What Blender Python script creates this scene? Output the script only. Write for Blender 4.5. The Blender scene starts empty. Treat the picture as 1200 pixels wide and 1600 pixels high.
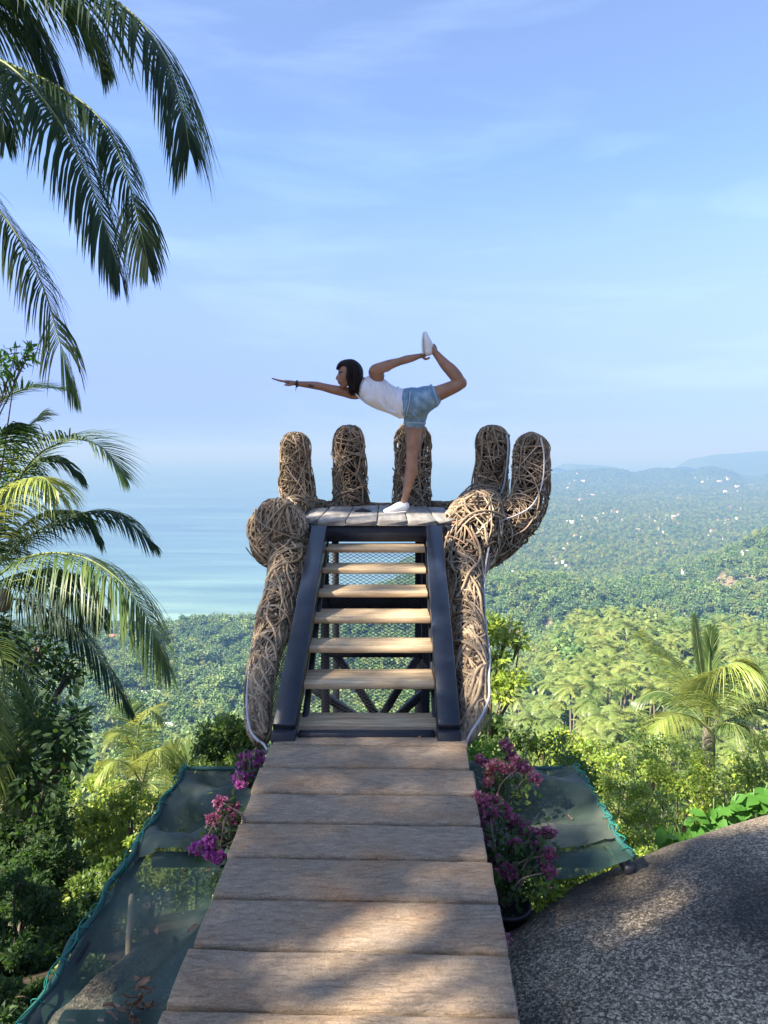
import bpy, math, random
import numpy as np
from mathutils import Vector, Matrix, Euler

random.seed(7)
RNG = np.random.default_rng(7)
scene = bpy.context.scene
COL = scene.collection
R = math.radians

# ------------------------------------------------------------------ camera
F = 1150.0
PITCH = math.atan(94.0 / F)
CP, SP = math.cos(PITCH), math.sin(PITCH)
cam_d = bpy.data.cameras.new('camera')
cam_d.sensor_width = 36.0
cam_d.lens = 36.0 * F / 1600.0
cam_d.clip_start = 0.05
cam_d.clip_end = 200000.0
cam = bpy.data.objects.new('camera', cam_d)
COL.objects.link(cam)
cam.location = (0, 0, 0)
cam.rotation_euler = (math.pi / 2 - PITCH, 0, 0)
scene.camera = cam

# ------------------------------------------------------------------ light
SUN = np.array([-0.66, -0.36, 0.66]); SUN /= np.linalg.norm(SUN)
SUN_EL = math.asin(SUN[2])
SUN_AZ = math.atan2(SUN[0], SUN[1])            # from +Y towards +X
world = bpy.data.worlds.new('World')
scene.world = world
world.use_nodes = True
wn, wl = world.node_tree.nodes, world.node_tree.links
wn.clear()
w_out = wn.new('ShaderNodeOutputWorld')
w_bg = wn.new('ShaderNodeBackground')
w_bg.inputs['Strength'].default_value = 0.08
w_sky = wn.new('ShaderNodeTexSky')
w_sky.sky_type = 'NISHITA'
w_sky.sun_disc = False
w_sky.sun_elevation = SUN_EL
w_sky.sun_rotation = SUN_AZ
w_sky.altitude = 200
w_sky.air_density = 1.0
w_sky.dust_density = 0.25
w_sky.ozone_density = 3.0
w_tc = wn.new('ShaderNodeTexCoord')
w_map = wn.new('ShaderNodeMapping')
w_map.inputs['Rotation'].default_value = (R(10), R(-24), R(10))
w_map.inputs['Scale'].default_value = (1.1, 1.6, 7.0)
w_noise = wn.new('ShaderNodeTexNoise')
w_noise.inputs['Scale'].default_value = 1.6
w_noise.inputs['Detail'].default_value = 7
w_noise.inputs['Roughness'].default_value = 0.58
w_noise.inputs['Distortion'].default_value = 0.5
w_ramp = wn.new('ShaderNodeValToRGB')
w_ramp.color_ramp.elements[0].position = 0.53
w_ramp.color_ramp.elements[0].color = (0, 0, 0, 1)
w_ramp.color_ramp.elements[1].position = 0.85
w_ramp.color_ramp.elements[1].color = (0.15, 0.15, 0.15, 1)
w_mix = wn.new('ShaderNodeMixRGB')
w_mix.inputs['Color2'].default_value = (5.6, 7.4, 9.2, 1)
w_hs = wn.new('ShaderNodeHueSaturation')
w_hs.inputs['Hue'].default_value = 0.512
w_hs.inputs['Saturation'].default_value = 1.0
w_hs.inputs['Value'].default_value = 1.0
wl.new(w_tc.outputs['Generated'], w_map.inputs['Vector'])
wl.new(w_map.outputs['Vector'], w_noise.inputs['Vector'])
wl.new(w_noise.outputs['Fac'], w_ramp.inputs['Fac'])
wl.new(w_ramp.outputs['Color'], w_mix.inputs['Fac'])
w_sx = wn.new('ShaderNodeSeparateXYZ')
w_el = wn.new('ShaderNodeValToRGB')                 # thicker, bluer air towards the horizon, all the way round
_e = w_el.color_ramp.elements
while len(_e) < 8:
    _e.new(0.5)
for _x, (_p, _c) in zip(_e, [(0.0, (.24, .34, .66)), (0.05, (.31, .385, .73)), (0.09, (.43, .47, .80)), (0.18, (.74, .73, .92)), (0.26, (.90, .92, 1)), (0.35, (.90, 1.0, 1.03)), (0.45, (1.08, 1.08, 1.06)), (0.7, (1.25, 1.2, 1.06))]):
    _x.position = _p; _x.color = (*_c, 1)
w_mul = wn.new('ShaderNodeMixRGB'); w_mul.blend_type = 'MULTIPLY'; w_mul.inputs['Fac'].default_value = 1
wl.new(w_tc.outputs['Generated'], w_sx.inputs['Vector']); wl.new(w_sx.outputs['Z'], w_el.inputs['Fac'])
wl.new(w_sky.outputs['Color'], w_mul.inputs['Color1']); wl.new(w_el.outputs['Color'], w_mul.inputs['Color2'])
wl.new(w_mul.outputs['Color'], w_hs.inputs['Color'])
wl.new(w_hs.outputs['Color'], w_mix.inputs['Color1'])
wl.new(w_mix.outputs['Color'], w_bg.inputs['Color'])
wl.new(w_bg.outputs['Background'], w_out.inputs['Surface'])

sun_d = bpy.data.lights.new('sun', 'SUN')
sun_d.energy = 5.0
sun_d.angle = R(0.55)
sun_d.color = (1.0, 0.93, 0.82)
sun_o = bpy.data.objects.new('sun', sun_d)
COL.objects.link(sun_o)
sun_o.rotation_euler = Vector(SUN).to_track_quat('Z', 'Y').to_euler()

scene.view_settings.view_transform = 'Standard'
scene.view_settings.look = 'None'
scene.view_settings.gamma = 1.0
scene.view_settings.use_curve_mapping = False
scene.view_settings.exposure = 1.85
try:
    scene.cycles.use_denoising = True
    scene.cycles.max_bounces = 6
    scene.cycles.transparent_max_bounces = 12
    scene.cycles.volume_bounces = 0
    scene.cycles.sample_clamp_indirect = 6.0
except Exception:
    pass

# ------------------------------------------------------------------ helpers
def ray(px, py):
    u, v = (px - 600.0) / F, (800.0 - py) / F
    return np.array([u, CP + v * SP, -SP + v * CP])

def P(px, py, Y):
    r = ray(px, py)
    return r * (Y / r[1])

def M(n, Y):
    return n * Y / F

def norm(v):
    v = np.asarray(v, float)
    return v / max(1e-12, np.linalg.norm(v))

def nrows(v):
    return v / np.maximum(1e-12, np.linalg.norm(v, axis=-1, keepdims=True))

def smooth(a, b, x):
    t = np.clip((x - a) / (b - a), 0, 1)
    return t * t * (3 - 2 * t)

_perm = np.random.default_rng(3).random((256, 256))
def vnoise(x, y):
    xi, yi = np.floor(x).astype(int), np.floor(y).astype(int)
    fx, fy = x - xi, y - yi
    fx, fy = fx * fx * (3 - 2 * fx), fy * fy * (3 - 2 * fy)
    a = _perm[xi & 255, yi & 255]; b = _perm[(xi + 1) & 255, yi & 255]
    c = _perm[xi & 255, (yi + 1) & 255]; d = _perm[(xi + 1) & 255, (yi + 1) & 255]
    return (a * (1 - fx) + b * fx) * (1 - fy) + (c * (1 - fx) + d * fx) * fy - 0.5

def fbm(x, y, o=4):
    s, a = 0.0, 1.0
    for k in range(o):
        s = s + a * vnoise(x * 2 ** k + 17 * k, y * 2 ** k + 9 * k)
        a *= 0.5
    return s

def spline(pts, n):
    """Catmull-Rom through rows of pts (any number of columns), n samples"""
    p = np.asarray(pts, float)
    m = len(p)
    if m == 2:
        t = np.linspace(0, 1, n)[:, None]
        return p[0] * (1 - t) + p[1] * t
    q = np.vstack([2 * p[0] - p[1], p, 2 * p[-1] - p[-2]])
    t = np.linspace(0, m - 1 - 1e-9, n)
    i = t.astype(int); f = (t - i)[:, None]
    a, b, c, d = q[i], q[i + 1], q[i + 2], q[i + 3]
    return 0.5 * (2 * b + (c - a) * f + (2 * a - 5 * b + 4 * c - d) * f ** 2 + (3 * b - a - 3 * c + d) * f ** 3)

class MB:
    """collects vertices and faces for ONE mesh"""
    def __init__(self):
        self.v, self.q, self.t, self.n = [], [], [], 0
        self.qm, self.tm = [], []
    def add(self, v, quads=None, tris=None, mi=0):
        v = np.asarray(v, float).reshape(-1, 3)
        self.v.append(v)
        if quads is not None and len(quads):
            a = np.asarray(quads, np.int64).reshape(-1, 4) + self.n
            self.q.append(a); self.qm.append(np.full(len(a), mi))
        if tris is not None and len(tris):
            a = np.asarray(tris, np.int64).reshape(-1, 3) + self.n
            self.t.append(a); self.tm.append(np.full(len(a), mi))
        self.n += len(v)
        return self
    def mesh(self, name, mats, smooth_=False):
        me = bpy.data.meshes.new(name)
        v = np.vstack(self.v) if self.v else np.zeros((0, 3))
        q = np.vstack(self.q) if self.q else np.zeros((0, 4), np.int64)
        t = np.vstack(self.t) if self.t else np.zeros((0, 3), np.int64)
        me.vertices.add(len(v)); me.vertices.foreach_set('co', v.astype(np.float32).ravel())
        nl = q.size + t.size
        me.loops.add(nl)
        me.loops.foreach_set('vertex_index', np.concatenate([q.ravel(), t.ravel()]).astype(np.int32))
        nf = len(q) + len(t)
        me.polygons.add(nf)
        ls = np.concatenate([np.arange(len(q)) * 4, q.size + np.arange(len(t)) * 3]).astype(np.int32)
        me.polygons.foreach_set('loop_start', ls)
        if not isinstance(mats, (list, tuple)):
            mats = [mats]
        for m in mats:
            me.materials.append(m)
        mi = np.concatenate(([x for x in self.qm] or [np.zeros(0)]) + ([x for x in self.tm] or [np.zeros(0)])).astype(np.int32)
        if len(mats) > 1:
            me.polygons.foreach_set('material_index', mi)
        if smooth_:
            me.polygons.foreach_set('use_smooth', np.ones(nf, bool))
        me.update(calc_edges=True)
        me.validate()
        return me
    def obj(self, name, mats, parent=None, smooth_=False, **props):
        return link(name, self.mesh(name, mats, smooth_), parent, **props)

def link(name, data, parent=None, **props):
    o = bpy.data.objects.new(name, data)
    COL.objects.link(o)
    if parent is not None:
        o.parent = parent
        if parent.type == 'EMPTY' or True:
            o.matrix_parent_inverse = Matrix.Identity(4)
            off = world_off(parent)
            if data is not None and data.users == 1 and not props.get('local'):
                data.transform(Matrix.Translation(-off))
    props.pop('local', None)
    for k, v in props.items():
        o[k] = v
    return o

def world_off(o):
    v = Vector((0, 0, 0))
    while o is not None:
        v = v + o.location
        o = o.parent
    return v

def thing(name, label, cat, loc=(0, 0, 0), group=None):
    o = bpy.data.objects.new(name, None)
    COL.objects.link(o)
    o.empty_display_size = 0.1
    o.location = Vector([float(c) for c in loc])
    o['label'] = label; o['category'] = cat
    if group:
        o['group'] = group
    return o

def tag(o, label, cat, group=None):
    o['label'] = label; o['category'] = cat
    if group:
        o['group'] = group
    return o

def copy_tree(root, loc, rotz=0.0, scale=1.0, label=None):
    r = root.copy(); COL.objects.link(r)
    r.location = loc; r.rotation_euler = (root.rotation_euler[0], root.rotation_euler[1], rotz); r.scale = (scale,) * 3
    if label:
        r['label'] = label
    for ch in list(root.children):
        c = ch.copy(); COL.objects.link(c); c.parent = r
        for g in list(ch.children):
            d = g.copy(); COL.objects.link(d); d.parent = c
    return r

def frames(pts):
    t = nrows(np.gradient(pts, axis=0))
    ref = np.array([0, 0, 1.0])
    if abs(t[0] @ ref) > 0.9:
        ref = np.array([1.0, 0, 0])
    n = np.zeros_like(t)
    a = norm(np.cross(t[0], ref)); 
    for i in range(len(t)):
        a = norm(a - t[i] * (a @ t[i])); n[i] = a
    return t, n, np.cross(t, n)

def tube(mb, pts, rad, k=6, caps=True, mi=0):
    pts = np.asarray(pts, float)
    n = len(pts)
    rad = np.broadcast_to(np.asarray(rad, float), (n,))
    t, a, b = frames(pts)
    th = np.linspace(0, 2 * np.pi, k, endpoint=False)
    v = pts[:, None] + rad[:, None, None] * (a[:, None] * np.cos(th)[None, :, None] + b[:, None] * np.sin(th)[None, :, None])
    i, j = np.meshgrid(np.arange(n - 1), np.arange(k), indexing='ij')
    j2 = (j + 1) % k
    q = np.stack([i * k + j, (i + 1) * k + j, (i + 1) * k + j2, i * k + j2], -1).reshape(-1, 4)[:, ::-1]
    tr = []
    v = v.reshape(-1, 3)
    if caps:
        v = np.vstack([v, pts[0], pts[-1]])
        c0, c1 = n * k, n * k + 1
        for m in range(k):
            tr.append((c0, m, (m + 1) % k)[::-1]); tr.append((c1, (n - 1) * k + (m + 1) % k, (n - 1) * k + m)[::-1])
    mb.add(v, q, tr, mi)

def beam(mb, p0, p1, w, h, up=(0, 0, 1), c=0.006, mi=0):
    """chamfered box beam from p0 to p1, w sideways, h along 'up'"""
    p0, p1 = np.asarray(p0, float), np.asarray(p1, float)
    d = norm(p1 - p0)
    s = norm(np.cross(d, up)); u = np.cross(s, d)
    hw, hh = w / 2, h / 2
    pr = [(-hw + c, -hh), (hw - c, -hh), (hw, -hh + c), (hw, hh - c), (hw - c, hh), (-hw + c, hh), (-hw, hh - c), (-hw, -hh + c)]
    L = np.linalg.norm(p1 - p0)
    st = [(0, 1 - min(0.3, c / min(hw, hh))), (c, 1), (L - c, 1), (L, 1 - min(0.3, c / min(hw, hh)))]
    v = []
    for (x, k) in st:
        for (a, b) in pr:
            v.append(p0 + d * x + s * a * k + u * b * k)
    q = []
    for i in range(3):
        for j in range(8):
            q.append((i * 8 + j, i * 8 + (j + 1) % 8, (i + 1) * 8 + (j + 1) % 8, (i + 1) * 8 + j))
    tr = []
    for j in range(1, 7):
        tr.append((0, j + 1, j)); tr.append((24, 24 + j, 24 + j + 1))
    mb.add(v, q, tr, mi)

def board(mb, p0, p1, w, h, up, seed=0, amp=0.004, n=26, c=0.012, mi=0):
    """plank with rounded, slightly uneven edges"""
    rg = np.random.default_rng(seed)
    p0, p1 = np.asarray(p0, float), np.asarray(p1, float)
    d = norm(p1 - p0); s = norm(np.cross(d, up)); u = np.cross(s, d)
    hw, hh = w / 2, h / 2
    pr = np.array([(-hw + c, -hh), (0, -hh), (hw - c, -hh), (hw, -hh + c), (hw, hh - c), (hw - c * .4, hh - c * .35), (hw - c, hh),
                   (hw * .5, hh), (0, hh), (-hw * .5, hh), (-hw + c, hh), (-hw + c * .4, hh - c * .35), (-hw, hh - c), (-hw, -hh + c)])
    k = len(pr)
    L = np.linalg.norm(p1 - p0)
    x = np.concatenate([[0, c * .4], np.linspace(c, L - c, n - 4), [L - c * .4, L]])
    sc = np.concatenate([[.93, .98], np.ones(n - 4), [.98, .93]])
    o1, o2, o3 = rg.random(3) * 50
    v = np.zeros((n, k, 3))
    for i in range(n):
        e1 = amp * 2 * fbm(np.array([x[i] * 5 + o1]), np.array([o2]))[0]
        e2 = amp * 2 * fbm(np.array([x[i] * 5 + o3]), np.array([o1]))[0]
        for j in range(k):
            a, b = pr[j]
            aa = a + (e1 if a > 0 else e2 if a < 0 else 0)
            bb = b * (1 if sc[i] == 1 else sc[i])
            if b > 0:
                bb += amp * 1.2 * fbm(np.array([x[i] * 6 + o2]), np.array([a * 9 + o3]))[0]
            xo = x[i] + (amp * 2 * fbm(np.array([a * 8 + o1]), np.array([o3 + i]))[0] if i in (0, 1, n - 2, n - 1) else 0)
            v[i, j] = p0 + d * xo + s * aa * (sc[i] if False else 1) + u * bb
    q = []
    for i in range(n - 1):
        for j in range(k):
            q.append((i * k + j, i * k + (j + 1) % k, (i + 1) * k + (j + 1) % k, (i + 1) * k + j))
    tr = []
    for j in range(1, k - 1):
        tr.append((0, j + 1, j)); tr.append(((n - 1) * k, (n - 1) * k + j, (n - 1) * k + j + 1))
    mb.add(v.reshape(-1, 3), q, tr, mi)

def leaves(mb, c, d, nrm, ln, wd, fold=0.15, droop=0.0, mi=0):
    """rhombic leaves: centres of the base c, direction d, normal nrm"""
    c = np.asarray(c, float); N = len(c)
    d = nrows(d); s = nrows(np.cross(d, nrm)); n2 = np.cross(s, d)
    ln = np.broadcast_to(ln, (N,))[:, None]; wd = np.broadcast_to(wd, (N,))[:, None]
    b = c
    m = c + d * ln * 0.45
    l = m + s * wd * 0.5 + n2 * wd * fold
    r = m - s * wd * 0.5 + n2 * wd * fold
    e = c + d * ln - n2 * ln * droop
    v = np.stack([b, r, e, l], 1).reshape(-1, 3)
    q = np.arange(N * 4).reshape(N, 4)
    mb.add(v, q, None, mi)

# ------------------------------------------------------------------ materials
def new_mat(name):
    m = bpy.data.materials.new(name)
    m.use_nodes = True
    return m, m.node_tree.nodes, m.node_tree.links, m.node_tree.nodes['Principled BSDF']

def ramp(nodes, stops):
    r = nodes.new('ShaderNodeValToRGB')
    e = r.color_ramp.elements
    while len(e) < len(stops):
        e.new(0.5)
    for x, (p, c) in zip(e, stops):
        x.position = p; x.color = (*c, 1)
    return r

def noise_mat(name, stops, scale=(1, 1, 1), ns=5.0, detail=6, rough=0.7, bump=0.3, bscale=None, bdist=0.01, spec=0.3, coord='Object', dist=0.0, nrough=0.6, metal=0.0):
    m, n, l, b = new_mat(name)
    tc = n.new('ShaderNodeTexCoord'); mp = n.new('ShaderNodeMapping'); mp.inputs['Scale'].default_value = scale
    nt = n.new('ShaderNodeTexNoise'); nt.inputs['Scale'].default_value = ns; nt.inputs['Detail'].default_value = detail
    nt.inputs['Roughness'].default_value = nrough; nt.inputs['Distortion'].default_value = dist
    rp = ramp(n, stops)
    l.new(tc.outputs[coord], mp.inputs['Vector']); l.new(mp.outputs['Vector'], nt.inputs['Vector'])
    l.new(nt.outputs['Fac'], rp.inputs['Fac']); l.new(rp.outputs['Color'], b.inputs['Base Color'])
    b.inputs['Roughness'].default_value = rough
    b.inputs['Specular IOR Level'].default_value = spec
    b.inputs['Metallic'].default_value = metal
    if bump:
        n2 = n.new('ShaderNodeTexNoise'); n2.inputs['Scale'].default_value = bscale or ns * 3; n2.inputs['Detail'].default_value = 8
        n2.inputs['Roughness'].default_value = 0.65
        bp = n.new('ShaderNodeBump'); bp.inputs['Strength'].default_value = bump; bp.inputs['Distance'].default_value = bdist
        l.new(mp.outputs['Vector'], n2.inputs['Vector']); l.new(n2.outputs['Fac'], bp.inputs['Height'])
        l.new(bp.outputs['Normal'], b.inputs['Normal'])
    return m

def leaf_mat(name, stops, trans=0.35, rough=0.45, tcol=(0.25, 0.42, 0.04), obj_random=False, spec=0.4):
    """leaf colour varies from leaf to leaf; part of the light passes through"""
    m, n, l, b = new_mat(name)
    if obj_random:
        oi = n.new('ShaderNodeObjectInfo'); ge = n.new('ShaderNodeNewGeometry')
        mx = n.new('ShaderNodeMath'); mx.operation = 'MULTIPLY_ADD'; mx.inputs[1].default_value = 0.6
        ml = n.new('ShaderNodeMath'); ml.operation = 'MULTIPLY'; ml.inputs[1].default_value = 0.4
        l.new(ge.outputs['Random Per Island'], ml.inputs[0])
        l.new(oi.outputs['Random'], mx.inputs[0]); l.new(ml.outputs[0], mx.inputs[2])
        src = mx.outputs[0]
    else:
        ge = n.new('ShaderNodeNewGeometry'); src = ge.outputs['Random Per Island']
    rp = ramp(n, stops)
    l.new(src, rp.inputs['Fac']); l.new(rp.outputs['Color'], b.inputs['Base Color'])
    b.inputs['Roughness'].default_value = rough
    b.inputs['Specular IOR Level'].default_value = spec
    tb = n.new('ShaderNodeBsdfTranslucent')
    mc = n.new('ShaderNodeMixRGB'); mc.inputs['Fac'].default_value = 0.6; mc.inputs['Color2'].default_value = (*tcol, 1)
    l.new(rp.outputs['Color'], mc.inputs['Color1']); l.new(mc.outputs['Color'], tb.inputs['Color'])
    ms = n.new('ShaderNodeMixShader'); ms.inputs['Fac'].default_value = trans
    l.new(b.outputs['BSDF'], ms.inputs[1]); l.new(tb.outputs['BSDF'], ms.inputs[2])
    l.new(ms.outputs['Shader'], n['Material Output'].inputs['Surface'])
    return m

def plain(name, col, rough=0.6, spec=0.3, metal=0.0):
    return noise_mat(name, [(0.3, tuple(c * 0.85 for c in col)), (0.7, tuple(min(1, c * 1.12) for c in col))], ns=8, rough=rough, bump=0.05, spec=spec, metal=metal)

def plank_mat():
    m, n, l, b = new_mat('weathered_plank')
    tc = n.new('ShaderNodeTexCoord')
    def nz(scale, sc, det, ro=.65, di=0.0):
        mp = n.new('ShaderNodeMapping'); mp.inputs['Scale'].default_value = scale
        t = n.new('ShaderNodeTexNoise'); t.inputs['Scale'].default_value = sc; t.inputs['Detail'].default_value = det
        t.inputs['Roughness'].default_value = ro; t.inputs['Distortion'].default_value = di
        l.new(tc.outputs['Object'], mp.inputs['Vector']); l.new(mp.outputs['Vector'], t.inputs['Vector'])
        return t
    broad = nz((1.6, 3.2, 3), 1.6, 5, .6)
    fine = nz((2.2, 8, 8), 9, 10, .75, .6)
    grit = nz((1, 1, 1), 160, 3)
    c1 = ramp(n, [(0.30, (0.43, 0.25, 0.135)), (0.45, (0.38, 0.27, 0.172)), (0.57, (0.36, 0.275, 0.195)), (0.72, (0.48, 0.355, 0.225))])
    c2 = ramp(n, [(0.3, (0.5, 0.48, 0.46)), (0.5, (0.98, 0.97, 0.95)), (0.7, (1.35, 1.32, 1.28))])
    c3 = ramp(n, [(0.3, (0.72, 0.72, 0.72)), (0.6, (1.05, 1.05, 1.05)), (0.78, (1.35, 1.34, 1.32))])
    l.new(broad.outputs['Fac'], c1.inputs['Fac']); l.new(fine.outputs['Fac'], c2.inputs['Fac']); l.new(grit.outputs['Fac'], c3.inputs['Fac'])
    m1 = n.new('ShaderNodeMixRGB'); m1.blend_type = 'MULTIPLY'; m1.inputs['Fac'].default_value = 1
    m2 = n.new('ShaderNodeMixRGB'); m2.blend_type = 'MULTIPLY'; m2.inputs['Fac'].default_value = 1
    l.new(c1.outputs['Color'], m1.inputs['Color1']); l.new(c2.outputs['Color'], m1.inputs['Color2'])
    l.new(m1.outputs['Color'], m2.inputs['Color1']); l.new(c3.outputs['Color'], m2.inputs['Color2'])
    l.new(m2.outputs['Color'], b.inputs['Base Color'])
    b.inputs['Roughness'].default_value = 0.6; b.inputs['Specular IOR Level'].default_value = 0.3
    ad = n.new('ShaderNodeMath'); ad.operation = 'MULTIPLY_ADD'; ad.inputs[1].default_value = 0.25
    l.new(grit.outputs['Fac'], ad.inputs[0]); l.new(fine.outputs['Fac'], ad.inputs[2])
    bp = n.new('ShaderNodeBump'); bp.inputs['Strength'].default_value = 1.0; bp.inputs['Distance'].default_value = 0.014
    l.new(ad.outputs[0], bp.inputs['Height']); l.new(bp.outputs['Normal'], b.inputs['Normal'])
    return m
m_plank = plank_mat()
m_tread = noise_mat('tread_wood', [(0.3, (0.24, 0.155, 0.085)), (0.5, (0.44, 0.32, 0.19)), (0.72, (0.60, 0.47, 0.30))],
                    scale=(1.2, 14, 14), ns=2.6, detail=8, rough=0.6, bump=0.3, bscale=6, bdist=0.005)
m_deck = noise_mat('deck_wood', [(0.3, (0.16, 0.145, 0.125)), (0.6, (0.28, 0.26, 0.23)), (0.85, (0.39, 0.37, 0.34))],
                   scale=(10, 1.2, 10), ns=2.2, detail=8, rough=0.6, bump=0.25, bscale=6, bdist=0.004)
m_steel = noise_mat('dark_painted_steel', [(0.35, (0.006, 0.008, 0.014)), (0.66, (0.010, 0.014, 0.024)), (0.74, (0.05, 0.06, 0.085)), (0.8, (0.3, 0.32, 0.36))], ns=14, detail=10, rough=0.3, bump=0.1, bscale=60, bdist=0.002, spec=0.6)
m_steel_dark = noise_mat('black_steel', [(0.35, (0.006, 0.007, 0.011)), (0.75, (0.014, 0.016, 0.024))], ns=7, rough=0.5, bump=0.08, spec=0.4)
m_mesh = plain('mesh_steel', (0.02, 0.022, 0.03), 0.5, 0.4)
m_cable = plain('grey_cable', (0.42, 0.41, 0.41), 0.6)

def vine_mat():
    m, n, l, b = new_mat('dry_vine')
    ge = n.new('ShaderNodeNewGeometry')
    rp = ramp(n, [(0.0, (0.08, 0.053, 0.031)), (0.3, (0.20, 0.145, 0.09)), (0.65, (0.34, 0.262, 0.17)), (0.92, (0.54, 0.44, 0.31)), (1.0, (0.40, 0.20, 0.11))])
    tc = n.new('ShaderNodeTexCoord'); nt = n.new('ShaderNodeTexNoise'); nt.inputs['Scale'].default_value = 26; nt.inputs['Detail'].default_value = 6
    l.new(tc.outputs['Object'], nt.inputs['Vector'])
    mx = n.new('ShaderNodeMixRGB'); mx.blend_type = 'MULTIPLY'; mx.inputs['Fac'].default_value = 0.75
    r2 = ramp(n, [(0.3, (0.5, 0.47, 0.45)), (0.65, (1.15, 1.1, 1.05))])
    l.new(ge.outputs['Random Per Island'], rp.inputs['Fac']); l.new(nt.outputs['Fac'], r2.inputs['Fac'])
    l.new(rp.outputs['Color'], mx.inputs['Color1']); l.new(r2.outputs['Color'], mx.inputs['Color2'])
    l.new(mx.outputs['Color'], b.inputs['Base Color'])
    b.inputs['Roughness'].default_value = 0.65
    b.inputs['Specular IOR Level'].default_value = 0.3
    bp = n.new('ShaderNodeBump'); bp.inputs['Strength'].default_value = 0.4; bp.inputs['Distance'].default_value = 0.004
    l.new(nt.outputs['Fac'], bp.inputs['Height']); l.new(bp.outputs['Normal'], b.inputs['Normal'])
    return m
m_vine = vine_mat()
m_core = plain('vine_gap_shade', (0.02, 0.014, 0.009), 0.95)  # solid filler inside the weave; near-black colour stands in for gap shade

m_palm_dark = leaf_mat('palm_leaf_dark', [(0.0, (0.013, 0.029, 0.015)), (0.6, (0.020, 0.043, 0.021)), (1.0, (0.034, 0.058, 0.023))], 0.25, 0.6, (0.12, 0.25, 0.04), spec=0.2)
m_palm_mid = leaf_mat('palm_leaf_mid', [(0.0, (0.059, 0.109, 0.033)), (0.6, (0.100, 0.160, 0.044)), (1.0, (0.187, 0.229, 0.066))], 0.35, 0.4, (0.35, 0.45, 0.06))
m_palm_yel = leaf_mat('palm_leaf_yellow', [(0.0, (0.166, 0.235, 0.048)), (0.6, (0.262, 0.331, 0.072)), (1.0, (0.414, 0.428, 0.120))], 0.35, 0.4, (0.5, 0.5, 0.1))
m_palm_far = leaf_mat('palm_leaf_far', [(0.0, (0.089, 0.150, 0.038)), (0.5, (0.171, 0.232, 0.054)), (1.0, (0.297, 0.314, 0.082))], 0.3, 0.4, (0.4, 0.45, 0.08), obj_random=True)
m_rachis = plain('palm_rachis', (0.16, 0.19, 0.06), 0.5)
m_trunk_palm = noise_mat('palm_trunk_bark', [(0.3, (0.11, 0.09, 0.07)), (0.7, (0.25, 0.21, 0.16))], scale=(1, 1, 8), ns=3, rough=0.8, bump=0.5, bdist=0.02)
m_bark = noise_mat('bark', [(0.3, (0.07, 0.05, 0.035)), (0.7, (0.18, 0.14, 0.1))], scale=(1, 1, 0.3), ns=9, rough=0.85, bump=0.5, bdist=0.01)
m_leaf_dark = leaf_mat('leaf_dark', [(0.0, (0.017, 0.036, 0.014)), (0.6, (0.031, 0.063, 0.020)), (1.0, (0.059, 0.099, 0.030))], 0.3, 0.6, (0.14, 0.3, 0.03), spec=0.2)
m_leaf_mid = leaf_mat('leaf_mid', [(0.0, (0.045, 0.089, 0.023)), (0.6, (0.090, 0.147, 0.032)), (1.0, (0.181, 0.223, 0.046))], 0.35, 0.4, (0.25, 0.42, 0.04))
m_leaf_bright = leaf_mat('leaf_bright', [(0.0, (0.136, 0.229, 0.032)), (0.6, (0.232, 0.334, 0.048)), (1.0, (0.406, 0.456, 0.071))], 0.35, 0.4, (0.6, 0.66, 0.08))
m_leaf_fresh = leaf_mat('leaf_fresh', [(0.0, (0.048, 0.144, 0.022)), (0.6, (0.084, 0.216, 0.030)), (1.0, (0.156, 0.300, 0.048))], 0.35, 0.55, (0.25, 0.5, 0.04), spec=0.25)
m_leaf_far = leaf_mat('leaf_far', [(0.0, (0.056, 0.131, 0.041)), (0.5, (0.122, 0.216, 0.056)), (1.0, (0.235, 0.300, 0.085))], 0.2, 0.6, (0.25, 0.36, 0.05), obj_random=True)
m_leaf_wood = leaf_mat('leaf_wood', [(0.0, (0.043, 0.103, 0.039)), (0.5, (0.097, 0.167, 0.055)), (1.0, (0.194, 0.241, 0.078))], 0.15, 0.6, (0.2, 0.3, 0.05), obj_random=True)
m_bract = leaf_mat('magenta_bract', [(0.0, (0.30, 0.04, 0.21)), (0.6, (0.50, 0.11, 0.38)), (1.0, (0.66, 0.28, 0.56))], 0.4, 0.5, (0.8, 0.2, 0.6))
m_bract_dk = leaf_mat('purple_bract', [(0.0, (0.17, 0.045, 0.09)), (0.6, (0.31, 0.09, 0.165)), (1.0, (0.46, 0.2, 0.28))], 0.4, 0.5, (0.5, 0.15, 0.28))
m_bract_pk = leaf_mat('pink_bract', [(0.0, (0.36, 0.08, 0.12)), (0.6, (0.55, 0.2, 0.22)), (1.0, (0.7, 0.4, 0.38))], 0.4, 0.5, (0.8, 0.3, 0.35))
m_dry = leaf_mat('dry_leaf', [(0.0, (0.10, 0.05, 0.03)), (0.5, (0.22, 0.12, 0.07)), (1.0, (0.38, 0.26, 0.17))], 0.15, 0.6, (0.4, 0.2, 0.08), obj_random=True)
m_pot = plain('black_pot', (0.02, 0.02, 0.022), 0.5)
m_white_wall = plain('white_plaster', (0.72, 0.71, 0.68), 0.7)
m_roof_grey = plain('pale_roof', (0.5, 0.5, 0.49), 0.7)
m_roof_red = plain('red_roof', (0.36, 0.17, 0.11), 0.7)
m_window = plain('dark_window', (0.04, 0.05, 0.06), 0.2, 0.6)

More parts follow.
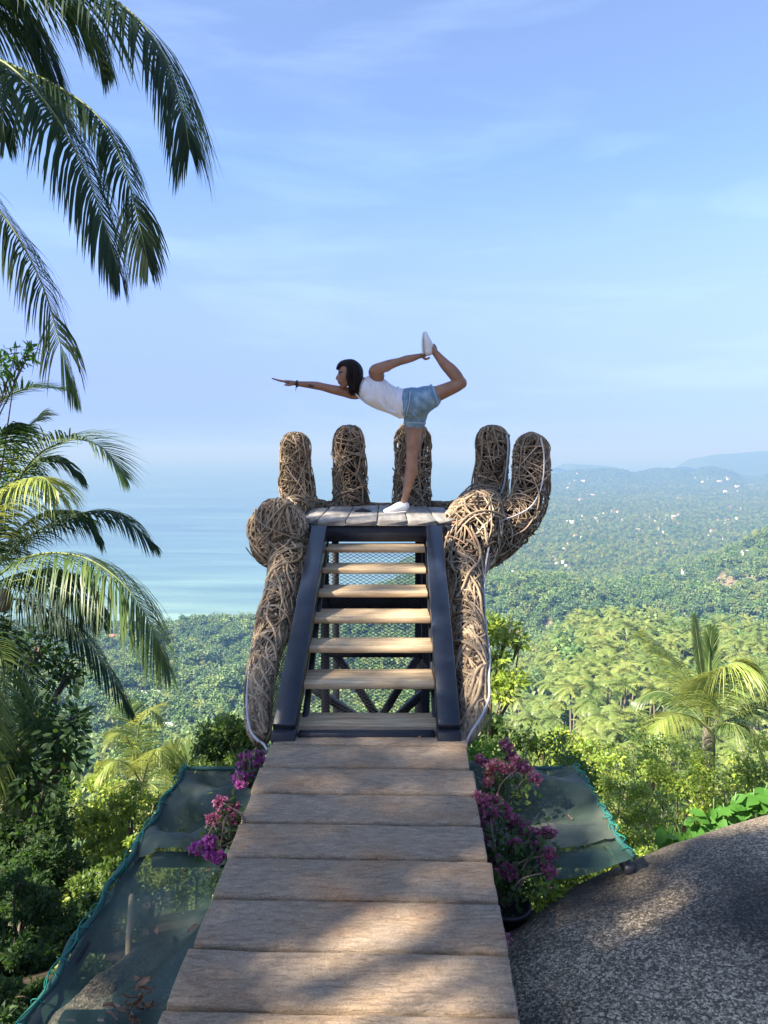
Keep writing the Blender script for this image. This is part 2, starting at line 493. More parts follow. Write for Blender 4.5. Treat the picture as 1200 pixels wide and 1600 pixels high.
# ------------------------------------------------------------------ terrain
SEA = -220.0
pL = np.array([(0, -2.3), (4, -2.7), (8, -5.2), (15, -9.5), (30, -19), (60, -37), (100, -57), (200, -98), (400, -150), (650, -194), (900, -216), (1100, -222), (9e9, -222)])
pR = np.array([(0, -2.3), (4, -2.7), (8, -5.2), (15, -9.5), (30, -19), (60, -31), (100, -45), (130, -53), (200, -66), (300, -84), (420, -103), (520, -132), (620, -156), (700, -160), (800, -150), (1000, -186), (1300, -211), (3600, -210), (4400, -196), (5300, -124), (6300, -185), (7500, -224), (9e9, -226)])

def coast_x(y):
    return -133 + (y - 900) * 0.27

def H(x, y):
    x, y = np.asarray(x, float), np.asarray(y, float)
    r = np.hypot(x, y)
    th = np.arctan2(x, y)
    w = smooth(0.11, 0.30, th) + (smooth(-0.147, 0.173, th) - smooth(0.11, 0.30, th)) * smooth(560, 900, r)
    z = np.interp(r, pL[:, 0], pL[:, 1]) * (1 - w) + np.interp(r, pR[:, 0], pR[:, 1]) * w
    px = 600 + F * np.tan(np.clip(th, -1.4, 1.4))
    rid = np.exp(-((r - 5400) / 650.0) ** 2)
    z = z + rid * (26 * np.exp(-((px - 1110) / 26.0) ** 2) - 78 * np.exp(-((px - 1174) / 19.0) ** 2) - 45 * smooth(905, 850, px) + 46 * fbm(px / 45.0, r / 700.0, 4)) * smooth(800, 830, px)
    z = z + 118 * np.exp(-(((x - 610) / 160.0) ** 2 + ((y - 930) / 220.0) ** 2))
    amp = np.clip((r - 25) * 0.05, 0, 26) * (1 - 0.75 * smooth(1100, 1500, r))
    z = z + amp * fbm(x / 130.0 + 3.1, y / 130.0 + 7.7, 4)
    z = z + np.clip((r - 4) * 0.03, 0, 0.6) * fbm(x / 3.0, y / 3.0, 3)
    land = np.maximum(smooth(960, 860, y + 60 * fbm(x / 200.0, y / 900.0, 3)), smooth(-90, 90, x - coast_x(y) + 160 * fbm(x / 500.0 + 4, y / 500.0, 3)))
    z = (-232) * (1 - land) + z * land
    back = smooth(0.5, -1.5, np.cos(th) * r)          # hillside behind the camera
    zb = -2.1 + 0.10 * np.clip(r, 0, 150)
    z = z * (1 - back) + zb * back
    return z

def bare(x, y):
    """1 where soil or rock lies open, or pale bounce ground is added behind"""
    b = np.zeros_like(np.asarray(x, float))
    for (cx, cy, sx, sy, a) in BARE:
        d = ((x - cx) / sx) ** 2 + ((y - cy) / sy) ** 2
        b = np.maximum(b, smooth(1.25, 0.75, d + 1.0 * fbm(x / (sx * .6), y / (sy * .6), 3)) * a)
    b = np.maximum(b, smooth(-2.5, -5, np.asarray(y, float)) * 0.85)  # unseen pale ground behind the camera, added to bounce sunlight forward
    return b
BARE = []

def terrain_hit(px, py, lo=30.0, hi=9000.0):
    """world point of the hillside seen at a direction"""
    ys = np.geomspace(lo, hi, 900)
    r = ray(px, py)
    pts = r[None] * (ys / r[1])[:, None]
    below = pts[:, 2] < H(pts[:, 0], pts[:, 1])
    k = np.argmax(below) if below.any() else len(ys) - 1
    return pts[k]

for (px, py, s, a) in [(1135, 905, 42, 0.8), (800, 990, 12, 1), (945, 1003, 14, 1), (855, 975, 8, .9), (195, 1085, 13, .9), (168, 1010, 9, .8), (150, 1215, 12, 0.8), (1065, 905, 16, 1)]:
    q = terrain_hit(px, py)
    BARE.append((q[0], q[1], M(s, q[1]), M(s, q[1]) * 2.0, a))

def build_terrain():
    az = np.concatenate([np.linspace(-180, -50, 26)[:-1], np.linspace(-50, 50, 300), np.linspace(50, 180, 26)[1:-1]])
    rr = np.concatenate([[0.0, 1.2, 2.4, 3.4], np.geomspace(4.2, 9000, 300)])
    A, Rr = np.meshgrid(np.radians(az), rr, indexing='ij')
    x, y = Rr * np.sin(A), Rr * np.cos(A)
    z = H(x, y)
    na, nr = A.shape
    v = np.stack([x, y, z], -1).reshape(-1, 3)
    i, j = np.meshgrid(np.arange(na), np.arange(nr - 1), indexing='ij')
    i2 = (i + 1) % na
    q = np.stack([i * nr + j, i2 * nr + j, i2 * nr + j + 1, i * nr + j + 1], -1).reshape(-1, 4)
    m, n, l, b = new_mat('hillside_ground')
    at = n.new('ShaderNodeAttribute'); at.attribute_name = 'bare'
    tc = n.new('ShaderNodeTexCoord')
    nt = n.new('ShaderNodeTexNoise'); nt.inputs['Scale'].default_value = 0.06; nt.inputs['Detail'].default_value = 10; nt.inputs['Roughness'].default_value = 0.7
    n2 = n.new('ShaderNodeTexNoise'); n2.inputs['Scale'].default_value = 0.09; n2.inputs['Detail'].default_value = 12; n2.inputs['Roughness'].default_value = 0.8
    l.new(tc.outputs['Object'], nt.inputs['Vector']); l.new(tc.outputs['Object'], n2.inputs['Vector'])
    g = ramp(n, [(0.3, (0.022, 0.045, 0.014)), (0.5, (0.05, 0.085, 0.022)), (0.7, (0.10, 0.125, 0.04))])
    s = ramp(n, [(0.36, (0.10, 0.09, 0.05)), (0.5, (0.26, 0.19, 0.125)), (0.64, (0.42, 0.34, 0.26))])
    l.new(nt.outputs['Fac'], g.inputs['Fac']); l.new(n2.outputs['Fac'], s.inputs['Fac'])
    mx = n.new('ShaderNodeMixRGB'); l.new(at.outputs['Fac'], mx.inputs['Fac'])
    l.new(g.outputs['Color'], mx.inputs['Color1']); l.new(s.outputs['Color'], mx.inputs['Color2'])
    lt_ = n.new('ShaderNodeAttribute'); lt_.attribute_name = 'near_brown'  # ground mixes to dark brown near the viewpoint, fading outwards
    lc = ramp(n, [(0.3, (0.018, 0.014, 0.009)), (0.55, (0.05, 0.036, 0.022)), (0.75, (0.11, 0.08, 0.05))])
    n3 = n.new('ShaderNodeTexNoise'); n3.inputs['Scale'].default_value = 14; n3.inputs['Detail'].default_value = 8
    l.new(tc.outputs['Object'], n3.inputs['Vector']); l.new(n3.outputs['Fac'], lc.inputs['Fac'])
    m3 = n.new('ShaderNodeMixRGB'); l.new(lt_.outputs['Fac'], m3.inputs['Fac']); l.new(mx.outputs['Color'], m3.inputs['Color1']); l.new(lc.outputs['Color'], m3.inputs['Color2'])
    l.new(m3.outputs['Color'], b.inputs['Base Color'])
    b.inputs['Roughness'].default_value = 0.95; b.inputs['Specular IOR Level'].default_value = 0.1
    me = MB().add(v, q).mesh('terrain', m, True)
    a = me.attributes.new('bare', 'FLOAT', 'POINT')
    bb = bare(v[:, 0], v[:, 1])
    a.data.foreach_set('value', bb.astype(np.float32))
    a = me.attributes.new('near_brown', 'FLOAT', 'POINT')
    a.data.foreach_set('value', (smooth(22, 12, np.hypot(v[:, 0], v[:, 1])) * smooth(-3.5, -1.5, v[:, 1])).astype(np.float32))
    return link('terrain', me, kind='structure')
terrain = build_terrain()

def build_sea():
    rr = np.geomspace(300, 45000, 60); az = np.linspace(0, 2 * np.pi, 96, endpoint=False)
    A, Rr = np.meshgrid(az, rr, indexing='ij')
    v = np.stack([Rr * np.sin(A), Rr * np.cos(A), np.full_like(A, SEA)], -1).reshape(-1, 3)
    na, nr = A.shape
    i, j = np.meshgrid(np.arange(na), np.arange(nr - 1), indexing='ij'); i2 = (i + 1) % na
    q = np.stack([i * nr + j, i2 * nr + j, i2 * nr + j + 1, i * nr + j + 1], -1).reshape(-1, 4)
    m, n, l, b = new_mat('sea_water')
    tc = n.new('ShaderNodeTexCoord'); sx = n.new('ShaderNodeSeparateXYZ')
    l.new(tc.outputs['Object'], sx.inputs['Vector'])
    mp = n.new('ShaderNodeMapping'); mp.inputs['Scale'].default_value = (0.0012, 0.005, 1)
    nt = n.new('ShaderNodeTexNoise'); nt.inputs['Scale'].default_value = 1.0; nt.inputs['Detail'].default_value = 6; nt.inputs['Distortion'].default_value = 1.2
    l.new(tc.outputs['Object'], mp.inputs['Vector']); l.new(mp.outputs['Vector'], nt.inputs['Vector'])
    # distance offshore: Y - 900, broken up by noise
    ad = n.new('ShaderNodeMath'); ad.operation = 'MULTIPLY_ADD'; ad.inputs[1].default_value = 700.0
    l.new(nt.outputs['Fac'], ad.inputs[0]); l.new(sx.outputs['Y'], ad.inputs[2])
    mr = n.new('ShaderNodeMapRange'); mr.inputs['From Min'].default_value = 1150; mr.inputs['From Max'].default_value = 2500
    l.new(ad.outputs[0], mr.inputs['Value'])
    rp = ramp(n, [(0.0, (0.155, 0.25, 0.22)), (0.2, (0.11, 0.20, 0.205)), (0.5, (0.08, 0.155, 0.20)), (1.0, (0.07, 0.135, 0.19))])
    m2 = n.new('ShaderNodeMapping'); m2.inputs['Scale'].default_value = (0.0016, 0.011, 1); m2.inputs['Rotation'].default_value = (0, 0, R(8))
    ns = n.new('ShaderNodeTexNoise'); ns.inputs['Scale'].default_value = 1.0; ns.inputs['Detail'].default_value = 8; ns.inputs['Roughness'].default_value = 0.62; ns.inputs['Distortion'].default_value = 0.8
    l.new(tc.outputs['Object'], m2.inputs['Vector']); l.new(m2.outputs['Vector'], ns.inputs['Vector'])
    r3 = ramp(n, [(0.36, (0.72, 0.76, 0.86)), (0.52, (1, 1, 1)), (0.66, (1.4, 1.32, 1.2))]); l.new(ns.outputs['Fac'], r3.inputs['Fac'])
    mm = n.new('ShaderNodeMixRGB'); mm.blend_type = 'MULTIPLY'; mm.inputs['Fac'].default_value = 1
    l.new(mr.outputs['Result'], rp.inputs['Fac']); l.new(rp.outputs['Color'], mm.inputs['Color1']); l.new(r3.outputs['Color'], mm.inputs['Color2'])
    l.new(mm.outputs['Color'], b.inputs['Base Color'])
    b.inputs['Roughness'].default_value = 0.32; b.inputs['IOR'].default_value = 1.33
    nb = n.new('ShaderNodeTexNoise'); nb.inputs['Scale'].default_value = 0.05; nb.inputs['Detail'].default_value = 5
    l.new(tc.outputs['Object'], nb.inputs['Vector'])
    bp = n.new('ShaderNodeBump'); bp.inputs['Strength'].default_value = 0.25; bp.inputs['Distance'].default_value = 2.0
    l.new(nb.outputs['Fac'], bp.inputs['Height']); l.new(bp.outputs['Normal'], b.inputs['Normal'])
    return MB().add(v, q).obj('sea', m, kind='structure')
build_sea()

def island(pxs, top, base_row, Y, seed):
    rg = np.random.default_rng(seed)
    nx, ny = 90, 14
    xs = np.linspace(pxs[0], pxs[1], nx)
    tp = np.interp(xs, [p[0] for p in top], [p[1] for p in top])
    v = np.zeros((nx, ny, 3))
    for j in range(ny):
        t = j / (ny - 1.0)
        hh = np.sin(np.pi * t) ** 0.8
        yy = Y + (t - 0.5) * 0.16 * Y
        zt = np.array([P(a, b + 0.9 * vnoise(np.array([a / 7.0]), np.array([seed]))[0], Y)[2] for a, b in zip(xs, tp)])
        v[:, j, 0] = (xs - 600) / F * Y * (1 + (t - .5) * .02)
        v[:, j, 1] = yy
        v[:, j, 2] = SEA - 6 + (zt - SEA + 6) * hh
    i, j = np.meshgrid(np.arange(nx - 1), np.arange(ny - 1), indexing='ij')
    q = np.stack([i * ny + j, (i + 1) * ny + j, (i + 1) * ny + j + 1, i * ny + j + 1], -1).reshape(-1, 4)
    return MB().add(v.reshape(-1, 3), q).obj('island', noise_mat('island_green', [(0.3, (0.02, 0.05, 0.02)), (0.7, (0.05, 0.08, 0.03))], scale=(.01, .01, .01), ns=3, bump=0), smooth_=True, kind='structure')
island((1070, 1420), [(1070, 730), (1085, 716), (1115, 711), (1160, 707), (1200, 704), (1260, 699), (1330, 704), (1420, 720)], 722, 7600, 2)
island((872, 962), [(872, 731), (885, 724), (910, 726), (940, 726.5), (962, 731)], 724, 7900, 5)

# haze: one closed box of even thin air round everything but the sky
def build_haze():
    s, lo, hi = 46500.0, -234.0, 130.0
    v = [(-s, -s, lo), (s, -s, lo), (s, s, lo), (-s, s, lo), (-s, -s, hi), (s, -s, hi), (s, s, hi), (-s, s, hi)]
    q = [(3, 2, 1, 0), (4, 5, 6, 7), (0, 1, 5, 4), (1, 2, 6, 5), (2, 3, 7, 6), (3, 0, 4, 7)]
    m = bpy.data.materials.new('haze_air'); m.use_nodes = True
    n, l = m.node_tree.nodes, m.node_tree.links
    n.remove(n['Principled BSDF'])
    pv = n.new('ShaderNodeVolumePrincipled')
    pv.inputs['Color'].default_value = (0.138, 0.295, 0.60, 1)
    pv.inputs['Absorption Color'].default_value = (0.52, 0.29, 0.0, 1)
    pv.inputs['Density'].default_value = HAZE
    pv.inputs['Anisotropy'].default_value = 0.0
    l.new(pv.outputs['Volume'], n['Material Output'].inputs['Volume'])
    return MB().add(v, q).obj('haze', m, kind='stuff')
HAZE = 0.00030
build_haze()

# ------------------------------------------------------------------ walkway
WH = 1.53
WD = norm(ray(630, 644)); WR = np.array([1.0, 0, 0])
WD0 = WD; WN = norm(np.array([0, -WD[2], WD[1]]))
WR2 = np.cross(WD, WN)
def W(s, lat, up=0.0):
    return WD * s + WR2 * lat - WN * (WH - up)
WL, WRT = -0.397 * WH, 0.194 * WH
walk = thing('walkway', 'brown weathered boardwalk of wide planks leading up to the stairs', 'walkway', W(2.6, 0))
q0, dq = 1.9665e-3, 0.1245e-3
for i in range(15):
    s1, s0 = WH * F * (q0 - dq * i), WH * F * (q0 - dq * (i + 1))
    mb = MB()
    j1, j2 = RNG.uniform(-.008, .012, 2)
    sm = (s0 + s1) / 2
    tl = RNG.uniform(-.002, .002)
    board(mb, W(sm, WL + j1, -0.03), W(sm + tl, WRT + j2, -0.03), (s1 - s0) - 0.014, 0.06, WN, seed=20 + i, amp=0.0032, n=60, c=0.011)
    mb.obj('plank', m_plank, walk, smooth_=False)
for lat in (WL + 0.09, (WL + WRT) / 2, WRT - 0.09):
    mb = MB(); beam(mb, W(-1.6, lat, -0.125), W(3.42, lat, -0.125), 0.07, 0.12, WN); mb.obj('support_beam', m_steel_dark, walk)
for s in (0.4, 2.0, 3.3):
    for lat in (WL + 0.09, WRT - 0.09):
        mb = MB(); a = W(s, lat, -0.186); g = H(a[0:1], a[1:2])[0]
        beam(mb, (a[0], a[1], g - .2), a, 0.07, 0.07, (0, 1, 0)); mb.obj('post', m_steel_dark, walk)

# ------------------------------------------------------------------ staircase
stair = thing('staircase', 'open dark steel staircase with seven wooden treads rising to the platform', 'staircase', P(575, 1150, 3.4))
treads = [(506, 666, 846.5, 856, 860), (499, 667, 878, 888.5, 893), (492, 670, 911, 925, 931), (485, 674, 950, 965.5, 973.5), (476, 678, 996, 1010.5, 1021), (465.5, 681, 1045, 1067, 1078), (456, 685, 1113, 1136, 1145)]
for k, (xl, xr, yb, yf, yu) in enumerate(treads):
    Y = 0.700 * F / (xr - xl)
    a, b = P(xl, yf, Y), P(xr, yf, Y)
    z = (a[2] + b[2]) / 2
    # depth of the board from its rear edge
    r = ray((xl + xr) / 2, yb); dep = min(0.26, max(0.2, z / r[2] * r[1] - Y))
    th = max(0.035, min(0.05, M(yu - yf, Y)))
    mb = MB()
    board(mb, (a[0] + 0.005, Y + dep / 2, z - th / 2), (b[0] - 0.005, Y + dep / 2, z - th / 2), dep, th, (0, 0, 1), seed=60 + k, amp=0.0025, n=30, c=0.006)
    mb.obj('tread', m_tread, stair)
sl = [((444, 1140, 3.40), (498.5, 822, 5.08)), ((701.5, 1140, 3.40), (678.5, 822, 5.08))]
for (a, b) in sl:
    pa, pb = P(*a), P(*b)
    d = norm(pb - pa); upv = norm(np.cross((1, 0, 0), d))
    if upv[2] < 0: upv = -upv
    mb = MB(); beam(mb, pa - upv * 0.02, pb - upv * 0.05, 0.108, 0.11, upv, 0.005)
    mb.obj('stringer', m_steel, stair)
for xx in (444, 701.5):
    mb = MB(); p = P(xx, 1144, 3.39); beam(mb, p + (0, 0.02, -0.16), p + (0, .02, .012), 0.112, 0.115, (0, 1, 0), 0.004); mb.obj('foot_block', m_steel_dark, stair)
mb = MB(); a, b = P(466, 1152, 3.42), P(680, 1152, 3.42)
beam(mb, a, b, 0.05, 0.06, (0, 0, 1)); mb.obj('bottom_rail', m_steel_dark, stair)
# sloping flat bar that carries the treads, inside each stringer
for (a, b) in [((470, 1150, 3.46), (509, 836, 5.1)), ((683, 1150, 3.46), (668, 836, 5.1))]:
    pa, pb = P(*a), P(*b); mb = MB(); beam(mb, pa + (0, 0.05, -.07), pb + (0, .05, -.07), 0.03, 0.05); mb.obj('tread_carrier', m_steel_dark, stair)
mb = MB(); p = P(651, 1157, 3.385); leaves(mb, [p], [(.4, -.1, .5)], [(0, -1, .2)], 0.035, 0.02); tag(mb.obj('dry_leaf', m_dry), 'tiny dry leaf caught on the bottom rail of the stairs', 'leaf')

# ------------------------------------------------------------------ viewing platform
PZ = P(590, 813, 5.2)[2]
plat = thing('viewing_platform', 'grey plank deck on a dark steel frame at the top of the stairs', 'platform', (0, 5.8, PZ))
front = [463, 494.6, 540, 589.6, 637, 683, 716]
Xf = [(x - 600) / F * 5.2 for x in front]
back_y = [6.35, 6.62, 6.68, 6.70, 6.66, 6.45]
fr_y = [5.36, 5.2, 5.2, 5.2, 5.2, 5.3]
for k in range(6):
    x0, x1 = Xf[k] + 0.003, Xf[k + 1] - 0.003
    mb = MB(); board(mb, ((x0 + x1) / 2, fr_y[k], PZ - 0.02), ((x0 + x1) / 2 + .0, back_y[k], PZ - 0.02), x1 - x0, 0.04, (0, 0, 1), seed=90 + k, amp=0.003, n=24, c=0.006)
    mb.obj('deck_plank', m_deck, plat)
def pbeam(name, a, b, w, h, up=(0, 0, 1), mat=None):
    mb = MB(); beam(mb, a, b, w, h, up, 0.004); return mb.obj(name, mat or m_steel_dark, plat)
pbeam('front_beam', (-0.56, 5.26, PZ - 0.10), (0.44, 5.26, PZ - 0.10), 0.06, 0.115)
pbeam('rear_beam', (-0.56, 6.55, PZ - 0.10), (0.44, 6.55, PZ - 0.10), 0.06, 0.11)
for x in (-0.59, 0.47):
    pbeam('side_beam', (x, 5.24, PZ - 0.10), (x, 6.58, PZ - 0.10), 0.06, 0.11)
xl, xr = P(507, 900, 5.3)[0], P(666, 900, 5.3)[0]
for x in (xl, xr):
    for y in (5.32, 6.5):
        g = H(np.array([x]), np.array([y]))[0]
        pbeam('post', (x, y, g - 0.3), (x, y, PZ - 0.16), 0.06, 0.06, (0, 1, 0))
for row, t in ((943, .1), (1022, .05)):
    z = P(590, row, 5.3)[2]
    pbeam('cross_beam', (xl + .032, 5.32, z), (xr - .032, 5.32, z), 0.05, t)
for (a, b, y) in [((524, 1020), (588, 1118), 5.36), ((657, 1020), (597, 1118), 5.36), ((478, 1068), (560, 1122), 5.42), ((676, 1068), (618, 1122), 5.42)]:
    pbeam('brace', P(*a, y), P(*b, y), 0.05, 0.075, (0, -1, 0))
zb = P(590, 1126, 5.38)[2]
pbeam('cross_beam', (-.68, 5.4, zb), (.5, 5.4, zb), 0.05, 0.06)

def expanded_mesh(o, u, v, w, h, cw=0.046, ch=0.0125, r=0.0019):
    """diamond mesh of zigzag wires"""
    mb = MB()
    o, u, v = np.array(o, float), norm(u), norm(v); n = np.cross(u, v)
    nc = int(w / cw * 2); nr = int(h / ch)
    for k in range(nr):
        pts = []
        for c in range(nc + 1):
            off = 0.25 * ch if (c + k) % 2 else -0.25 * ch
            pts.append(o + u * c * cw / 2 + v * (k * ch / 1.0 * 0.5 * 2 + off * 2.0 * 0.98))
        pts = np.array(pts)
        m = len(pts)
        ring = np.array([v * r, n * r, -v * r, -n * r])
        vv = (pts[:, None] + ring[None]).reshape(-1, 3)
        i, j = np.meshgrid(np.arange(m - 1), np.arange(4), indexing='ij')
        q = np.stack([i * 4 + j, i * 4 + (j + 1) % 4, (i + 1) * 4 + (j + 1) % 4, (i + 1) * 4 + j], -1).reshape(-1, 4)
        mb.add(vv, q)
    return mb
mp = expanded_mesh((-0.70, 5.28, PZ - 1.45), (1, 0, 0), (0, 0, 1), 1.24, 1.28)
mp.obj('mesh_panel', m_mesh, plat, kind='stuff')
for x, lab in ((-0.62, 0), (0.5, 1)):
    mp = expanded_mesh((x, 5.3, PZ - 1.4), (0, 1, 0), (0, 0, 1), 1.25, 1.25)
    mp.obj('mesh_panel', m_mesh, plat, kind='stuff')
mb = MB()
p = P(566, 798.5, 5.95)
c = np.array([p[0], p[1], PZ + 0.006])
pts = [c + np.array(d) for d in ((-.065, -.01, .0), (-.05, .03, .006), (.0, .045, .014), (.055, .03, .008), (.075, -.005, .0), (.03, -.045, .004), (-.03, -.04, .004))]
bt = [x - np.array((0, 0, .005 + (x - c)[2])) for x in pts]
top = c + np.array((0, 0, .024))
vs = pts + bt + [top]
mb.add(vs, [(i, 7 + i, 7 + (i + 1) % 7, (i + 1) % 7) for i in range(7)], [(14, i, (i + 1) % 7) for i in range(7)])
tag(mb.obj('pouch', plain('black_cloth', (0.015, 0.015, 0.018), 0.6), smooth_=True), 'small flat black pouch lying on the grey deck planks', 'pouch')

# ------------------------------------------------------------------ woven hand sculpture
hand = thing('hand_sculpture', 'giant open hand woven from dry brown vines around the platform', 'sculpture', (0, 6.0, PZ - .5))
def px3(rows):
    """rows of (px, py, radius px, depth) -> centres and radii in metres"""
    c = np.array([P(a, b, d) for (a, b, r, d) in rows]); rr = np.array([M(r, d) for (a, b, r, d) in rows])
    return np.hstack([c, rr[:, None]])
def radial_tube(rows, n=60, dome=True):
    s = spline(px3(rows), n)
    return s[:, :3], np.maximum(s[:, 3], 0.004)
def weave(name, rows, count, along, rad=(0.0042, 0.0085), length=(0.35, 0.8), layers=0.16, singles=26, core=0.62, seed=0, hug=1.0, lab=None):
    rg = np.random.default_rng(seed)
    c, r = radial_tube(rows, 80)
    t, a, b = frames(c)
    seg = np.concatenate([[0], np.cumsum(np.linalg.norm(np.diff(c, axis=0), axis=1))]); L = seg[-1]
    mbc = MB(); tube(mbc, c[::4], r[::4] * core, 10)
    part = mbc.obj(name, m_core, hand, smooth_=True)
    if lab: part['label'] = lab
    n = 18; count = int(count * 1.15); rad = (rad[0] * .92, rad[1] * .94)
    rmean = r.mean()
    def strand(outer):
        ln = rg.uniform(*length)
        s0 = rg.uniform(-0.1 * L, 1.1 * L); th0 = rg.uniform(0, 2 * np.pi)
        ang = rg.normal(0, along) if rg.random() < 0.78 else rg.uniform(-1.5, 1.5)
        if rg.random() < 0.5: ang = -ang
        k = np.linspace(-.5, .5, n)
        bend = rg.normal(0, 0.5 if along > 1 else 0.9)
        an = ang + bend * k + (0.1 if along > 1 else 0.25) * np.sin(k * 9 + rg.uniform(0, 6))
        ds = np.cos(an) * ln / (n - 1) * rg.choice([-1, 1]); dt = np.sin(an) * ln / (n - 1)
        s = s0 + np.cumsum(ds)
        s = np.abs(s); s = L - np.abs(L - s)                  # turn back at the ends
        s = np.clip(s, 0, L)
        rr = np.interp(s, seg, r)
        th = th0 + np.cumsum(dt / np.maximum(rr, 0.35 * rmean))
        u = np.interp(s, seg, np.arange(len(seg)))
        i0 = np.minimum(u.astype(int), len(c) - 2); f = (u - i0)[:, None]
        cc = c[i0] * (1 - f) + c[i0 + 1] * f
        aa = nrows(a[i0] * (1 - f) + a[i0 + 1] * f); bb = nrows(b[i0] * (1 - f) + b[i0 + 1] * f)
        rn = aa * np.cos(th)[:, None] + bb * np.sin(th)[:, None]
        lift = (1 - layers * rg.random() ** 1.3) if not outer else rg.uniform(0.97, 1.10)
        wob = 0.03 * np.sin(k * rg.uniform(6, 16) + rg.uniform(0, 6))
        pts = cc + rn * (rr * (lift + wob))[:, None]
        w = rg.uniform(*rad) * (1.2 if outer else 1) * (1 - 0.25 * np.abs(k))
        return pts, rn, w
    def sweep(mb, pts, rn, w, kk):
        tt = nrows(np.gradient(pts, axis=0)); sd = nrows(np.cross(tt, rn)); nn = np.cross(sd, tt)
        an = np.linspace(0, 2 * np.pi, kk, endpoint=False)
        v = pts[:, None] + w[:, None, None] * (nn[:, None] * np.cos(an)[None, :, None] + sd[:, None] * np.sin(an)[None, :, None])
        m = len(pts)
        i, j = np.meshgrid(np.arange(m - 1), np.arange(kk), indexing='ij'); j2 = (j + 1) % kk
        mb.add(v.reshape(-1, 3), np.stack([i * kk + j, i * kk + j2, (i + 1) * kk + j2, (i + 1) * kk + j], -1).reshape(-1, 4))
    mb = MB()
    for _ in range(count):
        sweep(mb, *strand(False), 5)
    mb.obj('woven_vines', m_vine, part, smooth_=True, kind='stuff')
    for _ in range(singles):
        mb = MB(); sweep(mb, *strand(True), 6)
        mb.obj('vine', m_vine, part, smooth_=True)
    return part
YF = 6.72
def finger(cx0, cx1, top, bot, r0, r1, Y, seed):
    rows = [(cx1, bot + 6, r1, Y), (cx1 * .7 + cx0 * .3, bot - 20, (r1 * .6 + r0 * .4), Y), (cx0, (top + bot) / 2, r0, Y), (cx0, top + r0 * 1.0, r0 * .97, Y), (cx0, top + r0 * .35, r0 * .74, Y), (cx0, top + r0 * .1, r0 * .42, Y), (cx0, top + 1, r0 * .05, Y)]
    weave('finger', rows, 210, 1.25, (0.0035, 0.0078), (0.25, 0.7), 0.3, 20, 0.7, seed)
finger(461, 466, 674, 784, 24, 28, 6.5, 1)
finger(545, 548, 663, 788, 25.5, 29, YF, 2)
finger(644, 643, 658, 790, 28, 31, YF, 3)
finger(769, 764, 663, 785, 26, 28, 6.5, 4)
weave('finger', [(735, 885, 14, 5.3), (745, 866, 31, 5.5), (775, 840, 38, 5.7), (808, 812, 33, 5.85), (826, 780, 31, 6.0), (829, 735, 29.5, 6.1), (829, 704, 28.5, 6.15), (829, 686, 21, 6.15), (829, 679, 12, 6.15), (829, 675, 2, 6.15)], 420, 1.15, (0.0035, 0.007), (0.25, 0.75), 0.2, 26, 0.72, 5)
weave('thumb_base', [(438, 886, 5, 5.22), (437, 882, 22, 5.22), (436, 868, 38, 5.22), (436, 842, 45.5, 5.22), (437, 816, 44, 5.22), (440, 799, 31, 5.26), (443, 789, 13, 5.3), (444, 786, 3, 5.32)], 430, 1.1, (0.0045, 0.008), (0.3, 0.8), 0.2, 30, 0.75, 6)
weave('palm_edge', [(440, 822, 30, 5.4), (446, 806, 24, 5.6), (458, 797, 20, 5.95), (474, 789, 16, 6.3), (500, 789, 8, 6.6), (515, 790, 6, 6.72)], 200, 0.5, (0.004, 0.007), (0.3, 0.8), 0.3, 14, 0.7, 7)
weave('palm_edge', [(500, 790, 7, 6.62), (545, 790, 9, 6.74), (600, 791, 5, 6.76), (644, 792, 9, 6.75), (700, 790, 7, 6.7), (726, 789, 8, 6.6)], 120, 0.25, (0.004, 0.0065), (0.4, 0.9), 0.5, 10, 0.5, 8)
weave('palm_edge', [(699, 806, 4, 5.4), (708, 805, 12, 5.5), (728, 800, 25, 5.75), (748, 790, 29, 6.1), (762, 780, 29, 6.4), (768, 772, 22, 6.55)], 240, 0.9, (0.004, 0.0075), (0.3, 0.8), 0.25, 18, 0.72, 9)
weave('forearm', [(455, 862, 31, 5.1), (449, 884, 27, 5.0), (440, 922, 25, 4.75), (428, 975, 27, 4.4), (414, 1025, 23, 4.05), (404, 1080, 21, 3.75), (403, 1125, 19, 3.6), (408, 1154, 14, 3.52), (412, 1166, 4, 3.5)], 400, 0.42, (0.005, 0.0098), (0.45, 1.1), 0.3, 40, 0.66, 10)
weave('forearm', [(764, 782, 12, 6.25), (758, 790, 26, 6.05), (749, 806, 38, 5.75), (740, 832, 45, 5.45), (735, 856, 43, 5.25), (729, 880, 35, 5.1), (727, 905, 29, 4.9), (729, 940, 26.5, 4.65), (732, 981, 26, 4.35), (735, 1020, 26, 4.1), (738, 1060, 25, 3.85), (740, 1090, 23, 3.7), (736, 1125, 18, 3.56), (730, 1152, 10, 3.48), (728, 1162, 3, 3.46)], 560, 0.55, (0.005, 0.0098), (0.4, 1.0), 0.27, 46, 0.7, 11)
def liner(arm, st, name='mesh_liner'):
    """dark wire mesh stretched between a forearm and the stringer beside it"""
    a = spline([P(*q) for q in arm], 110); c = spline([P(*q) for q in st], 110); mb = MB()
    nw = 16
    g = a[:, None] * (1 - np.linspace(0, 1, nw)[None, :, None]) + c[:, None] * np.linspace(0, 1, nw)[None, :, None]
    for k in range(-nw, 110, 2):
        for sgn in (1, -1):
            idx = [(k + j, j if sgn > 0 else nw - 1 - j) for j in range(nw) if 0 <= k + j < 110]
            if len(idx) > 1:
                tube(mb, np.array([g[i, j] for i, j in idx]), 0.0032, 3, False)
    return mb.obj(name, m_mesh, hand, kind='stuff')
